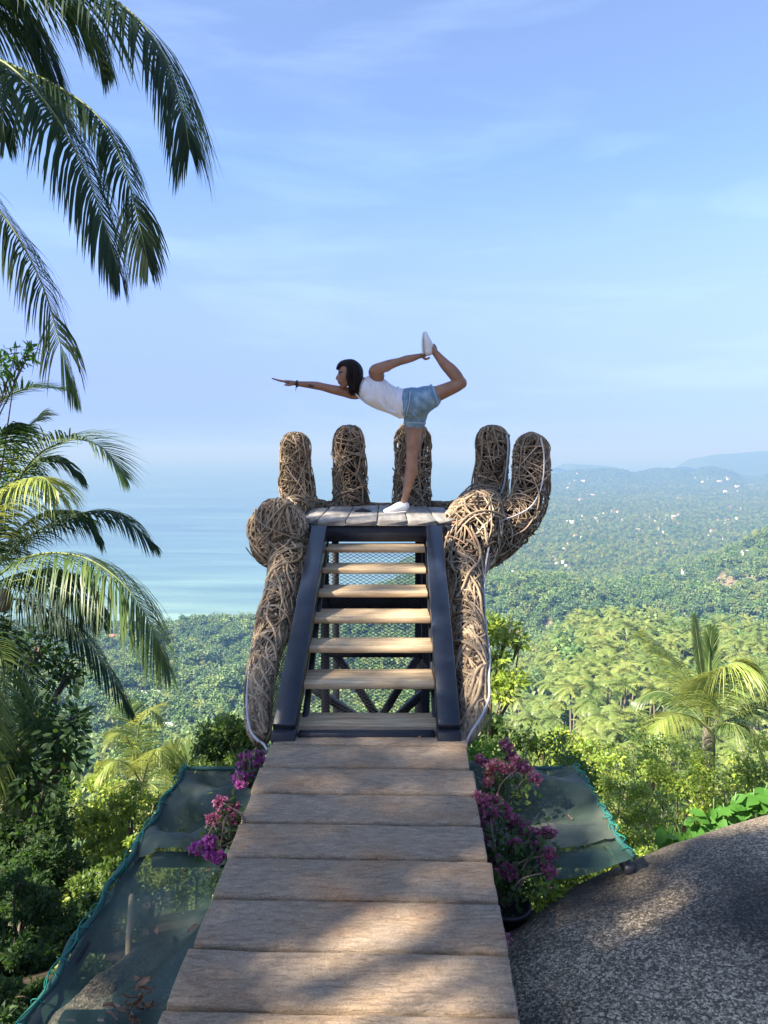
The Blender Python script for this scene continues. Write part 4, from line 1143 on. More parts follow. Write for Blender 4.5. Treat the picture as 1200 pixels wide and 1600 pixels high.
tag(mb.obj('stick', plain('pale_bamboo', (0.45, 0.36, 0.22), 0.6), smooth_=True), 'thin pale bamboo stick standing under the left net', 'stick')

def dry_leaf_mesh(seed):
    rg = np.random.default_rng(seed); n = 7
    v, q = [], []
    for i in range(n):
        t = i / (n - 1.0); w = 0.19 * math.sin(math.pi * min(1, t * 0.97 + .03)) ** .8
        cz = 0.2 * math.sin(t * 3.0 + seed)
        v += [(t - .5, -w, cz + .12 * rg.random()), (t - .5, 0, cz - .03), (t - .5, w, cz + .14 * rg.random())]
    for i in range(n - 1):
        a = i * 3; q += [(a, a + 3, a + 4, a + 1), (a + 1, a + 4, a + 5, a + 2)]
    return MB().add(v, q).mesh('dry_leaf', m_dry, True)
dl = [dry_leaf_mesh(s) for s in range(5)]
def put_leaf(p, s, label, group, k):
    o = link('dry_leaf', dl[k % 5]); o.location = Vector([float(c) for c in p]); o.scale = (s, s, s)
    o.rotation_euler = (RNG.uniform(-.7, .7), RNG.uniform(-.7, .7), RNG.uniform(0, 6.28))
    return tag(o, label, 'leaf', group)
for k in range(26):
    put_leaf(P(178 + RNG.uniform(0, 52), 1563 + RNG.uniform(0, 42), 1.98) + np.array((0, RNG.uniform(-.05, .08), 0.02)), RNG.uniform(.034, .055), 'curled brown dry leaf in the small heap on the rock', 'dry leaves heaped on the rock', k)
for k, (x, y) in enumerate([(283, 1312), (330, 1480 - 90), (285, 1392), (310, 1396), (231, 1331), (268, 1271), (245, 1455), (300, 1450), (180, 1452), (290, 1360), (325, 1362), (260, 1412)]):
    r = ray(x, y); p = r * ((NZ - 0.02) / r[2])
    if p[0] > WL: p[0] = WL - .03
    put_leaf(p, RNG.uniform(.025, .05), 'dry leaf lying on the left green net', 'dry leaves scattered on the left net', k)
for k, (x, y) in enumerate([(945, 1330), (928, 1308), (890, 1276), (860, 1385)]):
    r = ray(x, y); p = r * ((NZ - 0.02) / r[2])
    put_leaf(p, RNG.uniform(.03, .05), 'dry leaf lying on the right green net', 'dry leaves scattered on the right net', k)

# ------------------------------------------------------------------ palms
def frond_mesh(mb, pts, llen, nl=70, droop=0.6, width=0.03, fwd=0.55, seed=0, rr=0.014, start=0.12, mb_r=None, seg=4, lift=0.15, both=(1, 1), dens=1.35, wk=0.56):
    """one feather leaf: a curved rachis with two rows of leaflets"""
    rg = np.random.default_rng(seed)
    nl = int(nl * dens); width = width * wk
    p = spline(pts, 40)
    tube(mb_r if mb_r is not None else mb, p, np.linspace(rr, rr * .15, 40), 5)
    t = nrows(np.gradient(p, axis=0))
    for side in (0, 1):
        sg = 1 if side == 0 else -1
        f = np.linspace(start, 0.995, nl) + rg.uniform(-.3, .3, nl) * (1 - start) / nl
        f = np.clip(f, 0, .999)
        u = f * 39; i = np.minimum(u.astype(int), 38); w = (u - i)[:, None]
        base = p[i] * (1 - w) + p[i + 1] * w; tg = nrows(t[i] * (1 - w) + t[i + 1] * w)
        up = np.array([0, 0, 1.0]) + tg * 0
        sd = np.cross(tg, up); bad = np.linalg.norm(sd, axis=1) < .25
        sd = nrows(sd + bad[:, None] * np.array([0.3, 0.2, 0]))
        un = np.cross(sd, tg)
        L = llen * (0.35 + 0.65 * np.sin(np.pi * np.clip(0.12 + 0.86 * f, 0, 1)) ** 0.7) * rg.uniform(.86, 1.1, nl) * both[side]
        L = np.where(f > .9, L * (1.0 - (f - .9) * 3.5), L)
        fw = fwd + 0.5 * f + 2.2 * np.clip(f - .82, 0, 1) / .18 + rg.normal(0, .07, nl)
        d0 = nrows(sd * sg + tg * fw[:, None] + un * lift + rg.normal(0, .05, (nl, 3)))
        dr = droop * rg.uniform(.7, 1.3, nl)
        S = seg + 1
        k = np.linspace(0, 1, S)
        path = np.zeros((nl, S, 3)); cur = base.copy(); d = d0.copy(); path[:, 0] = cur
        for s in range(1, S):
            d = nrows(d + np.array([0, 0, -1.0]) * (dr / seg * (1.3 if s > 1 else .6))[:, None])
            cur = cur + d * (L / seg)[:, None]; path[:, s] = cur
        dirs = np.gradient(path, axis=1)
        wd = np.cross(dirs, np.broadcast_to(tg[:, None], dirs.shape)); wd = np.cross(dirs, nrows(wd)); wd = nrows(wd)
        prof = width * np.array([.45] + [1.0, .9, .62, .5][:S - 2] + [0.05])[:S] * 0.5
        prof = prof[None, :] * (0.7 + 0.3 * (L / llen))[:, None]
        v = np.stack([path - wd * prof[..., None], path + wd * prof[..., None]], 2).reshape(-1, 3)
        n, s = np.meshgrid(np.arange(nl), np.arange(S - 1), indexing='ij')
        a = (n * S + s) * 2
        q = np.stack([a, a + 1, a + 3, a + 2], -1).reshape(-1, 4)
        mb.add(v, q)

def palm_thing(name, label, fronds, base, mat, trunk=None, group=None, llen=0.6, **kw):
    t = thing(name, label, 'palm tree', base, group)
    for k, fr in enumerate(fronds):
        o = dict(kw); pts = fr[0]; o.update(fr[1] if len(fr) > 1 else {})
        mt = o.pop('mat', mat); ll = o.pop('llen', llen)
        mr, ml = MB(), MB()
        frond_mesh(ml, np.array([P(*a) for a in pts]), ll, seed=k + int(abs(base[0]) * 13), mb_r=mr, **o)
        f = mr.obj('frond', m_rachis, t, smooth_=True)
        ml.obj('leaflets', mt, f, kind='stuff')
    if trunk is not None:
        mb = MB(); pts = spline(trunk[0], 24); tube(mb, pts, np.linspace(trunk[1], trunk[2], 24) * (1 + .04 * np.sin(np.arange(24) * 2.1)), 12); mb.obj('trunk', m_trunk_palm, t, smooth_=True)
    return t
YA = 6.2
ca = P(-190, -60, YA)
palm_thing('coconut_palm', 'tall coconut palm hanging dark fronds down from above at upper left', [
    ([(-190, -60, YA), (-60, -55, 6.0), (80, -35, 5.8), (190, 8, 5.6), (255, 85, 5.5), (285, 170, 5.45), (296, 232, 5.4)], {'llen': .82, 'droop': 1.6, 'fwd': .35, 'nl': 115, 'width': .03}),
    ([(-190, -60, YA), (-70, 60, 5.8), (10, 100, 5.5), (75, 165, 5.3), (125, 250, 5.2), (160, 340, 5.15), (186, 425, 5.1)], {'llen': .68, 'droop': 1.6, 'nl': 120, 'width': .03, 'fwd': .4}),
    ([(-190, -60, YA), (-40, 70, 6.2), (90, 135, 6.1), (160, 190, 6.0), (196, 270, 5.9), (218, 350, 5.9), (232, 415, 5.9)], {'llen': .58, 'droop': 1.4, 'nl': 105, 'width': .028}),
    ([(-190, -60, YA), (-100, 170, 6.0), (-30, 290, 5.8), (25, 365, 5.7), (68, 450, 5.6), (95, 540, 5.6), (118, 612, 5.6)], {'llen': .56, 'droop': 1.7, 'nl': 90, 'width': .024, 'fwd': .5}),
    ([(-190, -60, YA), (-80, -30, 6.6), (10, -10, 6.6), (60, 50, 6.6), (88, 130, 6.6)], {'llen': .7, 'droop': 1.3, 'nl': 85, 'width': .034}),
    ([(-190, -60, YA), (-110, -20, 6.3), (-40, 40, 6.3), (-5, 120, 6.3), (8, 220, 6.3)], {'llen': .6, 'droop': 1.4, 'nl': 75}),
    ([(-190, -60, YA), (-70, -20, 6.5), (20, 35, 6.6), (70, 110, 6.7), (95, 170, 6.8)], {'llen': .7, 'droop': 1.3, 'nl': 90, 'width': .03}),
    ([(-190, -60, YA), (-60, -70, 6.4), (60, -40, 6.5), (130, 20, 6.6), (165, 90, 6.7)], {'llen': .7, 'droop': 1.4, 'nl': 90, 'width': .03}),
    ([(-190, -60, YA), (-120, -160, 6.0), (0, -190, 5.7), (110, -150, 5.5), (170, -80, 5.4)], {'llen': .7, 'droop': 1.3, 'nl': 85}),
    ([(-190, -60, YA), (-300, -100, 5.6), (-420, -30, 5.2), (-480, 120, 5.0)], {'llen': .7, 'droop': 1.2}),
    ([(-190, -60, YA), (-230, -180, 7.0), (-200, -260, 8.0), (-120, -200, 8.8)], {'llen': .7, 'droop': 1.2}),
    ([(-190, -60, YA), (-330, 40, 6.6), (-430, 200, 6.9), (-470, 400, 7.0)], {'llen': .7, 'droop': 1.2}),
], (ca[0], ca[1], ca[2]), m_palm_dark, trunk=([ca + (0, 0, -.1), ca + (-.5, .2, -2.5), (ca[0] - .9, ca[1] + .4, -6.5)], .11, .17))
YB = 7.6
cb = P(-40, 930, YB)
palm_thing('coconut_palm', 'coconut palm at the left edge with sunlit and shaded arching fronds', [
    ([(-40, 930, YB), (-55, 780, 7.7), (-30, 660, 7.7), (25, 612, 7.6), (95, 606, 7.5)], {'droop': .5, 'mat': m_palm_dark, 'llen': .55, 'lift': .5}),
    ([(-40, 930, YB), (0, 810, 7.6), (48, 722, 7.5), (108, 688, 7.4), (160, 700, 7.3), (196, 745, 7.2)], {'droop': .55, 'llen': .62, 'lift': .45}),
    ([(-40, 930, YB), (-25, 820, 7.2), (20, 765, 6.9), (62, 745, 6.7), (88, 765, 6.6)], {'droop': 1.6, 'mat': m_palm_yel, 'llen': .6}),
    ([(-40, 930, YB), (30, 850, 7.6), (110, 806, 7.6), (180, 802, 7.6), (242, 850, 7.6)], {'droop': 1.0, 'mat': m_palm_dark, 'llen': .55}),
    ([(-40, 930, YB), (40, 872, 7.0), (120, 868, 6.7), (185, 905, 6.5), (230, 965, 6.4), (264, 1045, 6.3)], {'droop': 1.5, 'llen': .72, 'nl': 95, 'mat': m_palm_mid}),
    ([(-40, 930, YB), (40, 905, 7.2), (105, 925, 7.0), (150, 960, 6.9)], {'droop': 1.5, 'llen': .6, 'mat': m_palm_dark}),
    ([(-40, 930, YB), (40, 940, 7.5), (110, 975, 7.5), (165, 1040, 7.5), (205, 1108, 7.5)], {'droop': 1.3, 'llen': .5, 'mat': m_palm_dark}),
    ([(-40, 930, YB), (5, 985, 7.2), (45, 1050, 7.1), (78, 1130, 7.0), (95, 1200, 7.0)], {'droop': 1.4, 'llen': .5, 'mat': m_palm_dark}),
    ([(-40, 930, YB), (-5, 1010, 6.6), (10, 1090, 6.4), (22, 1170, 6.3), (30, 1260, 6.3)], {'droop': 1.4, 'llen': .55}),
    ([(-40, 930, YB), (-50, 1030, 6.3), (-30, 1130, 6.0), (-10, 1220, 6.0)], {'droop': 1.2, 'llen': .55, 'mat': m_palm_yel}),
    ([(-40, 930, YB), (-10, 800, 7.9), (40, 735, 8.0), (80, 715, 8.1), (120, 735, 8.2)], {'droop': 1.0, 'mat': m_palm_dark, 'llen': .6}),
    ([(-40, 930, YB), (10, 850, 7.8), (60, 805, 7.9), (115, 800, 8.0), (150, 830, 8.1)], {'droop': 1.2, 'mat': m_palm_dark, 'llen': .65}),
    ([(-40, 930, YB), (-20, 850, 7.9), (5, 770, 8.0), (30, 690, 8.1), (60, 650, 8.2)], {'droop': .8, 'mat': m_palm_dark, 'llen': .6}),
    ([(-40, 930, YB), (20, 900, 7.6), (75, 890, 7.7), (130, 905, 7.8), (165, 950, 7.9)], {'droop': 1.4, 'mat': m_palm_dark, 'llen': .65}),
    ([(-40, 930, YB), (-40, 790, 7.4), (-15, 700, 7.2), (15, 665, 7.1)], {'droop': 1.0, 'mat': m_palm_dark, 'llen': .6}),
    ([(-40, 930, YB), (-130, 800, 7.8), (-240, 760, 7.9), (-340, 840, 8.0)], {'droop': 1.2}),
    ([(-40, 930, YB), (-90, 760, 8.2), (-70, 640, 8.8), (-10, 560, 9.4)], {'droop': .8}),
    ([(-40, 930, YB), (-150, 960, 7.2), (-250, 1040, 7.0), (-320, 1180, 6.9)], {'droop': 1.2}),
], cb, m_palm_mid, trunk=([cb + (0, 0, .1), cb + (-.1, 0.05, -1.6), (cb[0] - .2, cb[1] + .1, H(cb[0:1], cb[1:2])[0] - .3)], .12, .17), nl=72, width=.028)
mb = MB(); th, ph = np.meshgrid(np.linspace(0, np.pi, 10), np.linspace(0, 2 * np.pi, 14, endpoint=False), indexing='ij')
cc = P(4, 938, 7.0)
mb.add(np.stack([cc[0] + .09 * np.sin(th) * np.cos(ph), cc[1] + .09 * np.sin(th) * np.sin(ph), cc[2] + .12 * np.cos(th)], -1).reshape(-1, 3), [(i * 14 + j, (i + 1) * 14 + j, (i + 1) * 14 + (j + 1) % 14, i * 14 + (j + 1) % 14) for i in range(9) for j in range(14)])
tag(mb.obj('coconut', plain('coconut_husk', (0.22, 0.16, 0.11), 0.7), smooth_=True), 'brown coconut hanging in the crown of the left edge palm', 'coconut')

YP = 19.0
cp_ = P(1108, 1140, YP)
palm_thing('coconut_palm', 'young coconut palm with upright spear fronds in the sunny slope at right', [
    ([(1108, 1140, YP), (1100, 1080, 19.0), (1092, 1020, 19.1), (1085, 966, 19.2)], {'droop': .12, 'llen': .7, 'fwd': 2.2, 'mat': m_palm_yel, 'lift': 0}),
    ([(1108, 1140, YP), (1108, 1080, 19.2), (1108, 1030, 19.4), (1112, 985, 19.5)], {'droop': .2, 'llen': .7, 'fwd': 1.8, 'lift': 0}),
    ([(1108, 1140, YP), (1085, 1085, 18.8), (1055, 1035, 18.6), (1012, 990, 18.5)], {'droop': .9, 'llen': 1.15, 'mat': m_palm_yel, 'nl': 80}),
    ([(1108, 1140, YP), (1112, 1080, 18.4), (1130, 1045, 18.0), (1160, 1036, 17.8), (1192, 1062, 17.6)], {'droop': 1.5, 'llen': 1.4, 'mat': m_palm_yel, 'nl': 110}),
    ([(1108, 1140, YP), (1135, 1090, 19.2), (1175, 1050, 19.2), (1215, 1040, 19.2), (1260, 1075, 19.2)], {'droop': .9, 'llen': 1.0}),
    ([(1108, 1140, YP), (1085, 1122, 18.2), (1055, 1115, 17.8), (1030, 1130, 17.5), (1012, 1175, 17.4)], {'droop': 1.5, 'llen': 1.1, 'mat': m_palm_yel, 'nl': 80}),
    ([(1108, 1140, YP), (1150, 1118, 18.5), (1200, 1100, 18.4), (1250, 1120, 18.2)], {'droop': 1.1, 'llen': 1.0, 'mat': m_palm_dark}),
    ([(1108, 1140, YP), (1140, 1130, 18.0), (1175, 1150, 17.8), (1200, 1200, 17.6)], {'droop': 1.3, 'llen': .8, 'mat': m_palm_mid}),
    ([(1108, 1140, YP), (1070, 1100, 20), (1030, 1080, 20.4), (990, 1095, 20.6)], {'droop': 1.1, 'llen': .8, 'mat': m_palm_mid}),
], cp_, m_palm_mid, trunk=([cp_ + (0, 0, .1), cp_ + (.05, .1, -1.5), (cp_[0] + .1, cp_[1] + .2, H(cp_[0:1], cp_[1:2])[0] - .4)], .15, .22), nl=64, width=.05, rr=.03)
YQ = 14.0
cq = P(222, 1225, YQ)
palm_thing('coconut_palm', 'small yellow-green palm in the sun beyond the left net', [
    ([(222, 1225, YQ), (214, 1180, 14), (218, 1130, 14), (235, 1108, 13.9), (252, 1125, 13.8)], {'droop': .7}),
    ([(222, 1225, YQ), (208, 1180, 14), (196, 1150, 13.9), (176, 1145, 13.8)], {'droop': 1.0}),
    ([(222, 1225, YQ), (232, 1190, 13.6), (246, 1170, 13.3), (262, 1180, 13.2)], {'droop': 1.0}),
    ([(222, 1225, YQ), (200, 1195, 13.4), (175, 1190, 13.1), (152, 1215, 13.0)], {'droop': 1.2}),
    ([(222, 1225, YQ), (245, 1205, 13.6), (272, 1200, 13.4), (295, 1225, 13.3)], {'droop': 1.2, 'mat': m_palm_mid}),
    ([(222, 1225, YQ), (205, 1220, 13.0), (190, 1235, 12.7), (182, 1262, 12.6)], {'droop': 1.2}),
    ([(222, 1225, YQ), (240, 1228, 13.0), (255, 1246, 12.7), (262, 1270, 12.6)], {'droop': 1.2}),
    ([(222, 1225, YQ), (220, 1180, 14.4), (205, 1125, 14.6), (200, 1100, 14.8)], {'droop': .5, 'mat': m_palm_mid}),
], cq, m_palm_yel, trunk=([cq + (0, 0, .1), cq + (0, .1, -1), (cq[0], cq[1] + .1, H(cq[0:1], cq[1:2])[0] - .3)], .1, .14), llen=.55, nl=60, width=.03, rr=.02)
YT = 10.0
ct = P(285, 1235, YT)
palm_thing('fan_of_palm_shoots', 'upright palm shoots beside the dark bush past the left net', [
    ([(285, 1260, YT), (278, 1210, YT), (272, 1165, YT + .1)], {'droop': .3, 'fwd': 1.2}),
    ([(290, 1260, YT), (292, 1210, YT), (298, 1160, YT + .1)], {'droop': .3, 'fwd': 1.2, 'mat': m_palm_mid}),
    ([(282, 1260, YT), (268, 1220, YT - .2), (248, 1185, YT - .3)], {'droop': .6, 'fwd': .9}),
    ([(292, 1260, YT), (305, 1225, YT - .2), (318, 1195, YT - .3)], {'droop': .6, 'fwd': .9, 'mat': m_palm_mid}),
], ct, m_palm_yel, llen=.36, nl=46, width=.022, rr=.01)

# ------------------------------------------------------------------ broadleaf trees and shrubs
def leaf_cloud(mb, clumps, n, size, rg, updir=0.5, aspect=0.45, out=0.8, droop=.1, norm_out=.5):
    """n leaves spread through clumps (x, y, z, rx, ry, rz)"""
    cl = np.array(clumps, float)
    vol = (cl[:, 3] * cl[:, 4] * cl[:, 5]) ** (2 / 3.0); w = vol / vol.sum()
    k = rg.choice(len(cl), n, p=w)
    d = nrows(rg.normal(0, 1, (n, 3)))
    rad = rg.random(n) ** (1 / 2.2)
    rad = rad * (1 + 0.22 * np.sin(d[:, 0] * 9 + k) * np.sin(d[:, 2] * 8 + 2 * k))
    c = cl[k, :3] + d * cl[k, 3:6] * rad[:, None]
    dirv = nrows(d * out + rg.normal(0, .6, (n, 3)) + np.array([0, 0, -.15]))
    nr = nrows(rg.normal(0, .55, (n, 3)) + np.array([0, 0, updir]) + d * norm_out)
    sz = size * rg.uniform(.6, 1.25, n)
    leaves(mb, c, dirv, nr, sz, sz * aspect, .12, droop)
    return c
def lumps(clumps, rg, k=9):
    """break every clump into smaller ones over its surface"""
    out = []
    for c in clumps:
        c = np.array(c); d = nrows(rg.normal(0, 1, (k, 3)) + (0, -.15, .25))
        for q in d:
            f = rg.uniform(.22, .42); out.append((*(c[:3] + q * c[3:6] * rg.uniform(.6, .95)), *(c[3:6] * f)))
    return out
def tree(name, label, cat, base, clumps, n, size, mat, trunk_r=.06, group=None, seed=0, aspect=.45, parent=None, limbs=True, updir=.5, lumpy=False, limb_step=1):
    rg = np.random.default_rng(seed)
    t = thing(name, label, cat, base, group)
    mb = MB(); base = np.array(base, float); cl = np.array(clumps, float)
    top = cl[:, :3].mean(0)
    ax = spline([base + (0, 0, -.3), base * .55 + top * .45 + rg.normal(0, .05, 3), top], 12)
    tube(mb, ax, np.linspace(trunk_r, trunk_r * .35, 12), 8)
    for c in cl[::limb_step]:
        i = rg.integers(4, 9); s = ax[i]
        tube(mb, spline([s, (s + c[:3]) / 2 + rg.normal(0, .06, 3) * np.linalg.norm(c[:3] - s) - (0, 0, .05), c[:3]], 8), np.linspace(trunk_r * .45, trunk_r * .08, 8), 5)
        for _ in range(4):
            e = c[:3] + nrows(rg.normal(0, 1, (1, 3)))[0] * c[3:6] * .8
            tube(mb, spline([c[:3] * .8 + s * .2, (c[:3] + e) / 2 + (0, 0, .02), e], 5), np.linspace(trunk_r * .13, trunk_r * .04, 5), 4)
    mb.obj('trunk', m_bark, t, smooth_=True)
    mb = MB(); leaf_cloud(mb, lumps(clumps, rg) if lumpy else clumps, n, size, rg, updir, aspect)
    mb.obj('crown', mat, t, kind='stuff')
    return t
def G(x, y):
    return float(H(np.array([x]), np.array([y]))[0])
def clump(px, py, Y, r, ry=None, flat=.8):
    p = P(px, py, Y); m = M(r, Y)
    return (p[0], p[1], p[2], m, ry or m, m * flat)

def leaf_piece(mat, aspect=.42, name='leaf'):
    v = [(0, 0, 0), (.25, -aspect * .38, .04), (.55, -aspect * .5, .05), (.82, -aspect * .27, .01), (1, 0, -.08), (.82, aspect * .27, .01), (.55, aspect * .5, .05), (.25, aspect * .38, .04), (.25, 0, -.01), (.55, 0, 0), (.82, 0, -.03)]
    t = [(0, 1, 8), (0, 8, 7), (3, 4, 10), (10, 4, 5)]
    q = [(1, 2, 9, 8), (2, 3, 10, 9), (8, 9, 6, 7), (9, 10, 5, 6)]
    return MB().add(v, q, t).mesh(name, mat, True)
def add_leaf_parts(t, me, cen, dirs, nrms, sizes):
    off = world_off(t)
    for c, d, n, s in zip(cen, nrows(dirs), nrms, sizes):
        y = norm(np.cross(n, d)); z = np.cross(d, y)
        o = bpy.data.objects.new('leaf', me); COL.objects.link(o); o.parent = t
        o.matrix_local = Matrix(((d[0] * s, y[0] * s, z[0] * s, c[0] - off[0]), (d[1] * s, y[1] * s, z[1] * s, c[1] - off[1]), (d[2] * s, y[2] * s, z[2] * s, c[2] - off[2]), (0, 0, 0, 1)))

# dark leafy tree at the left, behind the edge palm
bx = P(-90, 1250, 7.0)
lt = tree('leafy_tree', 'dark broad-leaved tree behind the left edge palm', 'tree', (bx[0], bx[1], G(bx[0], bx[1])),
     [clump(60, 1010, 8.2, 48), clump(105, 1050, 8.2, 38), clump(95, 1150, 6.4, 40, flat=.9), clump(50, 1120, 6.6, 45), clump(25, 1210, 6.2, 48), clump(110, 1185, 6.3, 26), clump(-30, 1000, 7, 60), clump(-60, 1150, 6.5, 80), clump(120, 1120, 6.4, 22), clump(70, 1235, 6.1, 22)], 2600, .085, m_leaf_dark, .12, seed=3, aspect=.5)
rg = np.random.default_rng(12)
cen, drs = [], []
for (x, y, r, k) in ((95, 1150, 42, 60), (115, 1130, 24, 30), (60, 1130, 42, 50), (100, 1185, 28, 40), (60, 1225, 34, 50), (30, 1190, 36, 40), (90, 1060, 36, 25)):
    for _ in range(k):
        a = rg.uniform(0, 6.28); q = r * math.sqrt(rg.random()); cen.append(P(x + q * math.cos(a), y + q * math.sin(a), 5.95 + rg.uniform(-.2, .25))); drs.append((math.cos(a) + rg.normal(0, .4), rg.normal(-.2, .4), math.sin(-a) * .6 - .25))
n = len(cen)
add_leaf_parts(lt, leaf_piece(m_leaf_dark, .46), np.array(cen), np.array(drs), nrows(rg.normal(0, .4, (n, 3)) + (0, -.3, .8)), rg.uniform(.06, .095, n))
# sunny twig at the upper left
bx = P(-260, 900, 8.5)
tree('leafy_tree', 'bright green leafy branch reaching in between the two left palms', 'tree', (bx[0], bx[1], G(bx[0], bx[1])),
     [clump(28, 556, 7.0, 24, flat=.6), clump(0, 568, 7.0, 30, flat=.6), clump(48, 548, 6.95, 14, flat=.6), clump(-60, 580, 7.2, 50), clump(-160, 620, 7.8, 80), clump(-220, 540, 8, 80)], 2300, .10, m_leaf_fresh, .045, seed=5, aspect=.3)
# dark green bush left of the sculpture's foot
bx = P(340, 1200, 9.0)
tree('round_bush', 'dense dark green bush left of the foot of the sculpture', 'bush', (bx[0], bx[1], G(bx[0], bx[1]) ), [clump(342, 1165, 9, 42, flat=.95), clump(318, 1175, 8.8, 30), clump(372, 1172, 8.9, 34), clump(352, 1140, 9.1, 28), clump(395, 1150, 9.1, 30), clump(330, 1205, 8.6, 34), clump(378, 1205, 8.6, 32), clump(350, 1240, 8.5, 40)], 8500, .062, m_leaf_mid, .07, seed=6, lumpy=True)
# tree right behind the right forearm
bx = P(752, 1140, 9.5)
tree('leafy_tree', 'light green tree spreading out from behind the right woven forearm', 'tree', (bx[0], bx[1], G(bx[0], bx[1])),
     [clump(788, 990, 9.5, 30, flat=.7), clump(765, 978, 9.6, 24), clump(812, 1003, 9.4, 14, flat=.5), clump(780, 1028, 9.4, 20, flat=.6), clump(800, 1062, 9.2, 27, flat=.45), clump(770, 1062, 9.3, 22, flat=.6), clump(785, 1085, 9.1, 20, flat=.4), clump(740, 1000, 9.8, 30), clump(720, 1060, 9.8, 40), clump(758, 1020, 9.6, 16)], 2600, .10, m_leaf_bright, .07, seed=8, aspect=.36)
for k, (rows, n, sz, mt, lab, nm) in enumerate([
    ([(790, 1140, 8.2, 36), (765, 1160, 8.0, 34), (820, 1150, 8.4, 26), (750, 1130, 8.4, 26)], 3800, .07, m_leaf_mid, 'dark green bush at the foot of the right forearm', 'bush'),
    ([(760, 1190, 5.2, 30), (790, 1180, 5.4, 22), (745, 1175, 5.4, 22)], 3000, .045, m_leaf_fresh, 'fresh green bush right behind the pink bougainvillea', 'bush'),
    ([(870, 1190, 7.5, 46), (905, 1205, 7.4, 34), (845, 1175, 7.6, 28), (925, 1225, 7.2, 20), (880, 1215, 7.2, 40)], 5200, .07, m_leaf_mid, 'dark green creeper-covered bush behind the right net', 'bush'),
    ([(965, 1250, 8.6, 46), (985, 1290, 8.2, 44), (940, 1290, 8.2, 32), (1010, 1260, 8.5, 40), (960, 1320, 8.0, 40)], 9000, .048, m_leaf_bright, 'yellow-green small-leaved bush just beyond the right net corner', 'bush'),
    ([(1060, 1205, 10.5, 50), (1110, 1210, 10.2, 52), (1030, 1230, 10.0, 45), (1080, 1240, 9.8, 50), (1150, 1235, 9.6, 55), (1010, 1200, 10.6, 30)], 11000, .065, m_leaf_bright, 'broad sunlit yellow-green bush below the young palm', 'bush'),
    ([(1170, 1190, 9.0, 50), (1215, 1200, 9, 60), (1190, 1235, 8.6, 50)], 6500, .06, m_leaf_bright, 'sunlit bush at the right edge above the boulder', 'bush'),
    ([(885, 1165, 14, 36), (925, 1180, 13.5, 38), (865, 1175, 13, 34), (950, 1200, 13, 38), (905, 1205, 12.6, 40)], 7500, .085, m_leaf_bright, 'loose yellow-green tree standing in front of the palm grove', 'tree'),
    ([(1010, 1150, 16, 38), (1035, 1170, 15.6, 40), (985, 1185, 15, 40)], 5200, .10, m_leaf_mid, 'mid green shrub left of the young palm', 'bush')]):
    c0 = P(rows[0][0], rows[0][1], rows[0][2])
    cl = [clump(a, b, d, r) for (a, b, d, r) in rows]
    zmin = min(c[2] - c[5] for c in cl); 
    g = G(c0[0], c0[1])
    # fill the stem zone down to the ground so that the bush stands on it
    cl += [(c[0], c[1] - .1, (zmin + g) / 2 if zmin > g else c[2] - c[5], c[3] * 1.1, c[4] * 1.1, max(.2, abs(zmin - g) * .6)) for c in cl[:3]]
    tree('leafy_bush' if nm == 'bush' else 'leafy_tree', lab, nm, (c0[0], c0[1], g), cl, n, sz, mt, .05, seed=20 + k, aspect=.5, lumpy=True, updir=.8)
# thicket on the left below the net
rg = np.random.default_rng(77)
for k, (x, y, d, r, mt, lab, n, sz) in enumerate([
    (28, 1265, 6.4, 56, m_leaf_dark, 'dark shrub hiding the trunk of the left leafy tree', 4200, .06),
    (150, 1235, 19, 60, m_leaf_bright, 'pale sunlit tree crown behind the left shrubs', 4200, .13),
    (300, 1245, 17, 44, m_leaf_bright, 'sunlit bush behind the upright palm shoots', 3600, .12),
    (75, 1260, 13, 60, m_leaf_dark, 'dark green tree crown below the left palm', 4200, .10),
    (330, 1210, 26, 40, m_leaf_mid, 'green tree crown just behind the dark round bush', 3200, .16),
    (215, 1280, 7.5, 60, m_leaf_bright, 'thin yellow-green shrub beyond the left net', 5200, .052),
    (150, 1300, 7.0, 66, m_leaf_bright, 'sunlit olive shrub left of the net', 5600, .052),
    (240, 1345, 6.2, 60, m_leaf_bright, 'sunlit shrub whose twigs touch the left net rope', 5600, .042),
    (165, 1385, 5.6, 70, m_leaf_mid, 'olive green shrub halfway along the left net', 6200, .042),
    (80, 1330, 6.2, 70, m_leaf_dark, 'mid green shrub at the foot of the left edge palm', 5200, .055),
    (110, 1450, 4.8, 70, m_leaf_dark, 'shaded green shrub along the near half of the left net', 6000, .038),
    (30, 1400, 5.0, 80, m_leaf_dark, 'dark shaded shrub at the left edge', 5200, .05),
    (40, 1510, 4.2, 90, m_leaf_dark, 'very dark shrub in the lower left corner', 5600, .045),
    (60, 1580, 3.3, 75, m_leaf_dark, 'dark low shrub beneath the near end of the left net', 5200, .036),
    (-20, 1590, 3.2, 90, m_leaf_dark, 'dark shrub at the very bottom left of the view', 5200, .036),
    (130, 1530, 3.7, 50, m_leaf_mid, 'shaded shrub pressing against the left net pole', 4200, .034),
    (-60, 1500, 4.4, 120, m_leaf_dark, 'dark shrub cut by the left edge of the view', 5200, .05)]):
    cl = []
    for _ in range(7):
        a = rg.uniform(0, 6.28); q = rg.uniform(.25, .85) * r
        cl.append(clump(x + q * math.cos(a), y + q * math.sin(a) * .7, d + rg.uniform(-.3, .4), r * rg.uniform(.3, .5)))
    c0 = P(x, y, d); g = G(c0[0], c0[1])
    cl.append((c0[0], c0[1], (c0[2] + g) / 2, M(r, d) * .8, M(r, d) * .8, abs(c0[2] - g) * .55))
    tree('leafy_shrub', lab, 'shrub', (c0[0], c0[1], g), cl, n, sz, mt, .035, seed=40 + k, aspect=.45, lumpy=True)
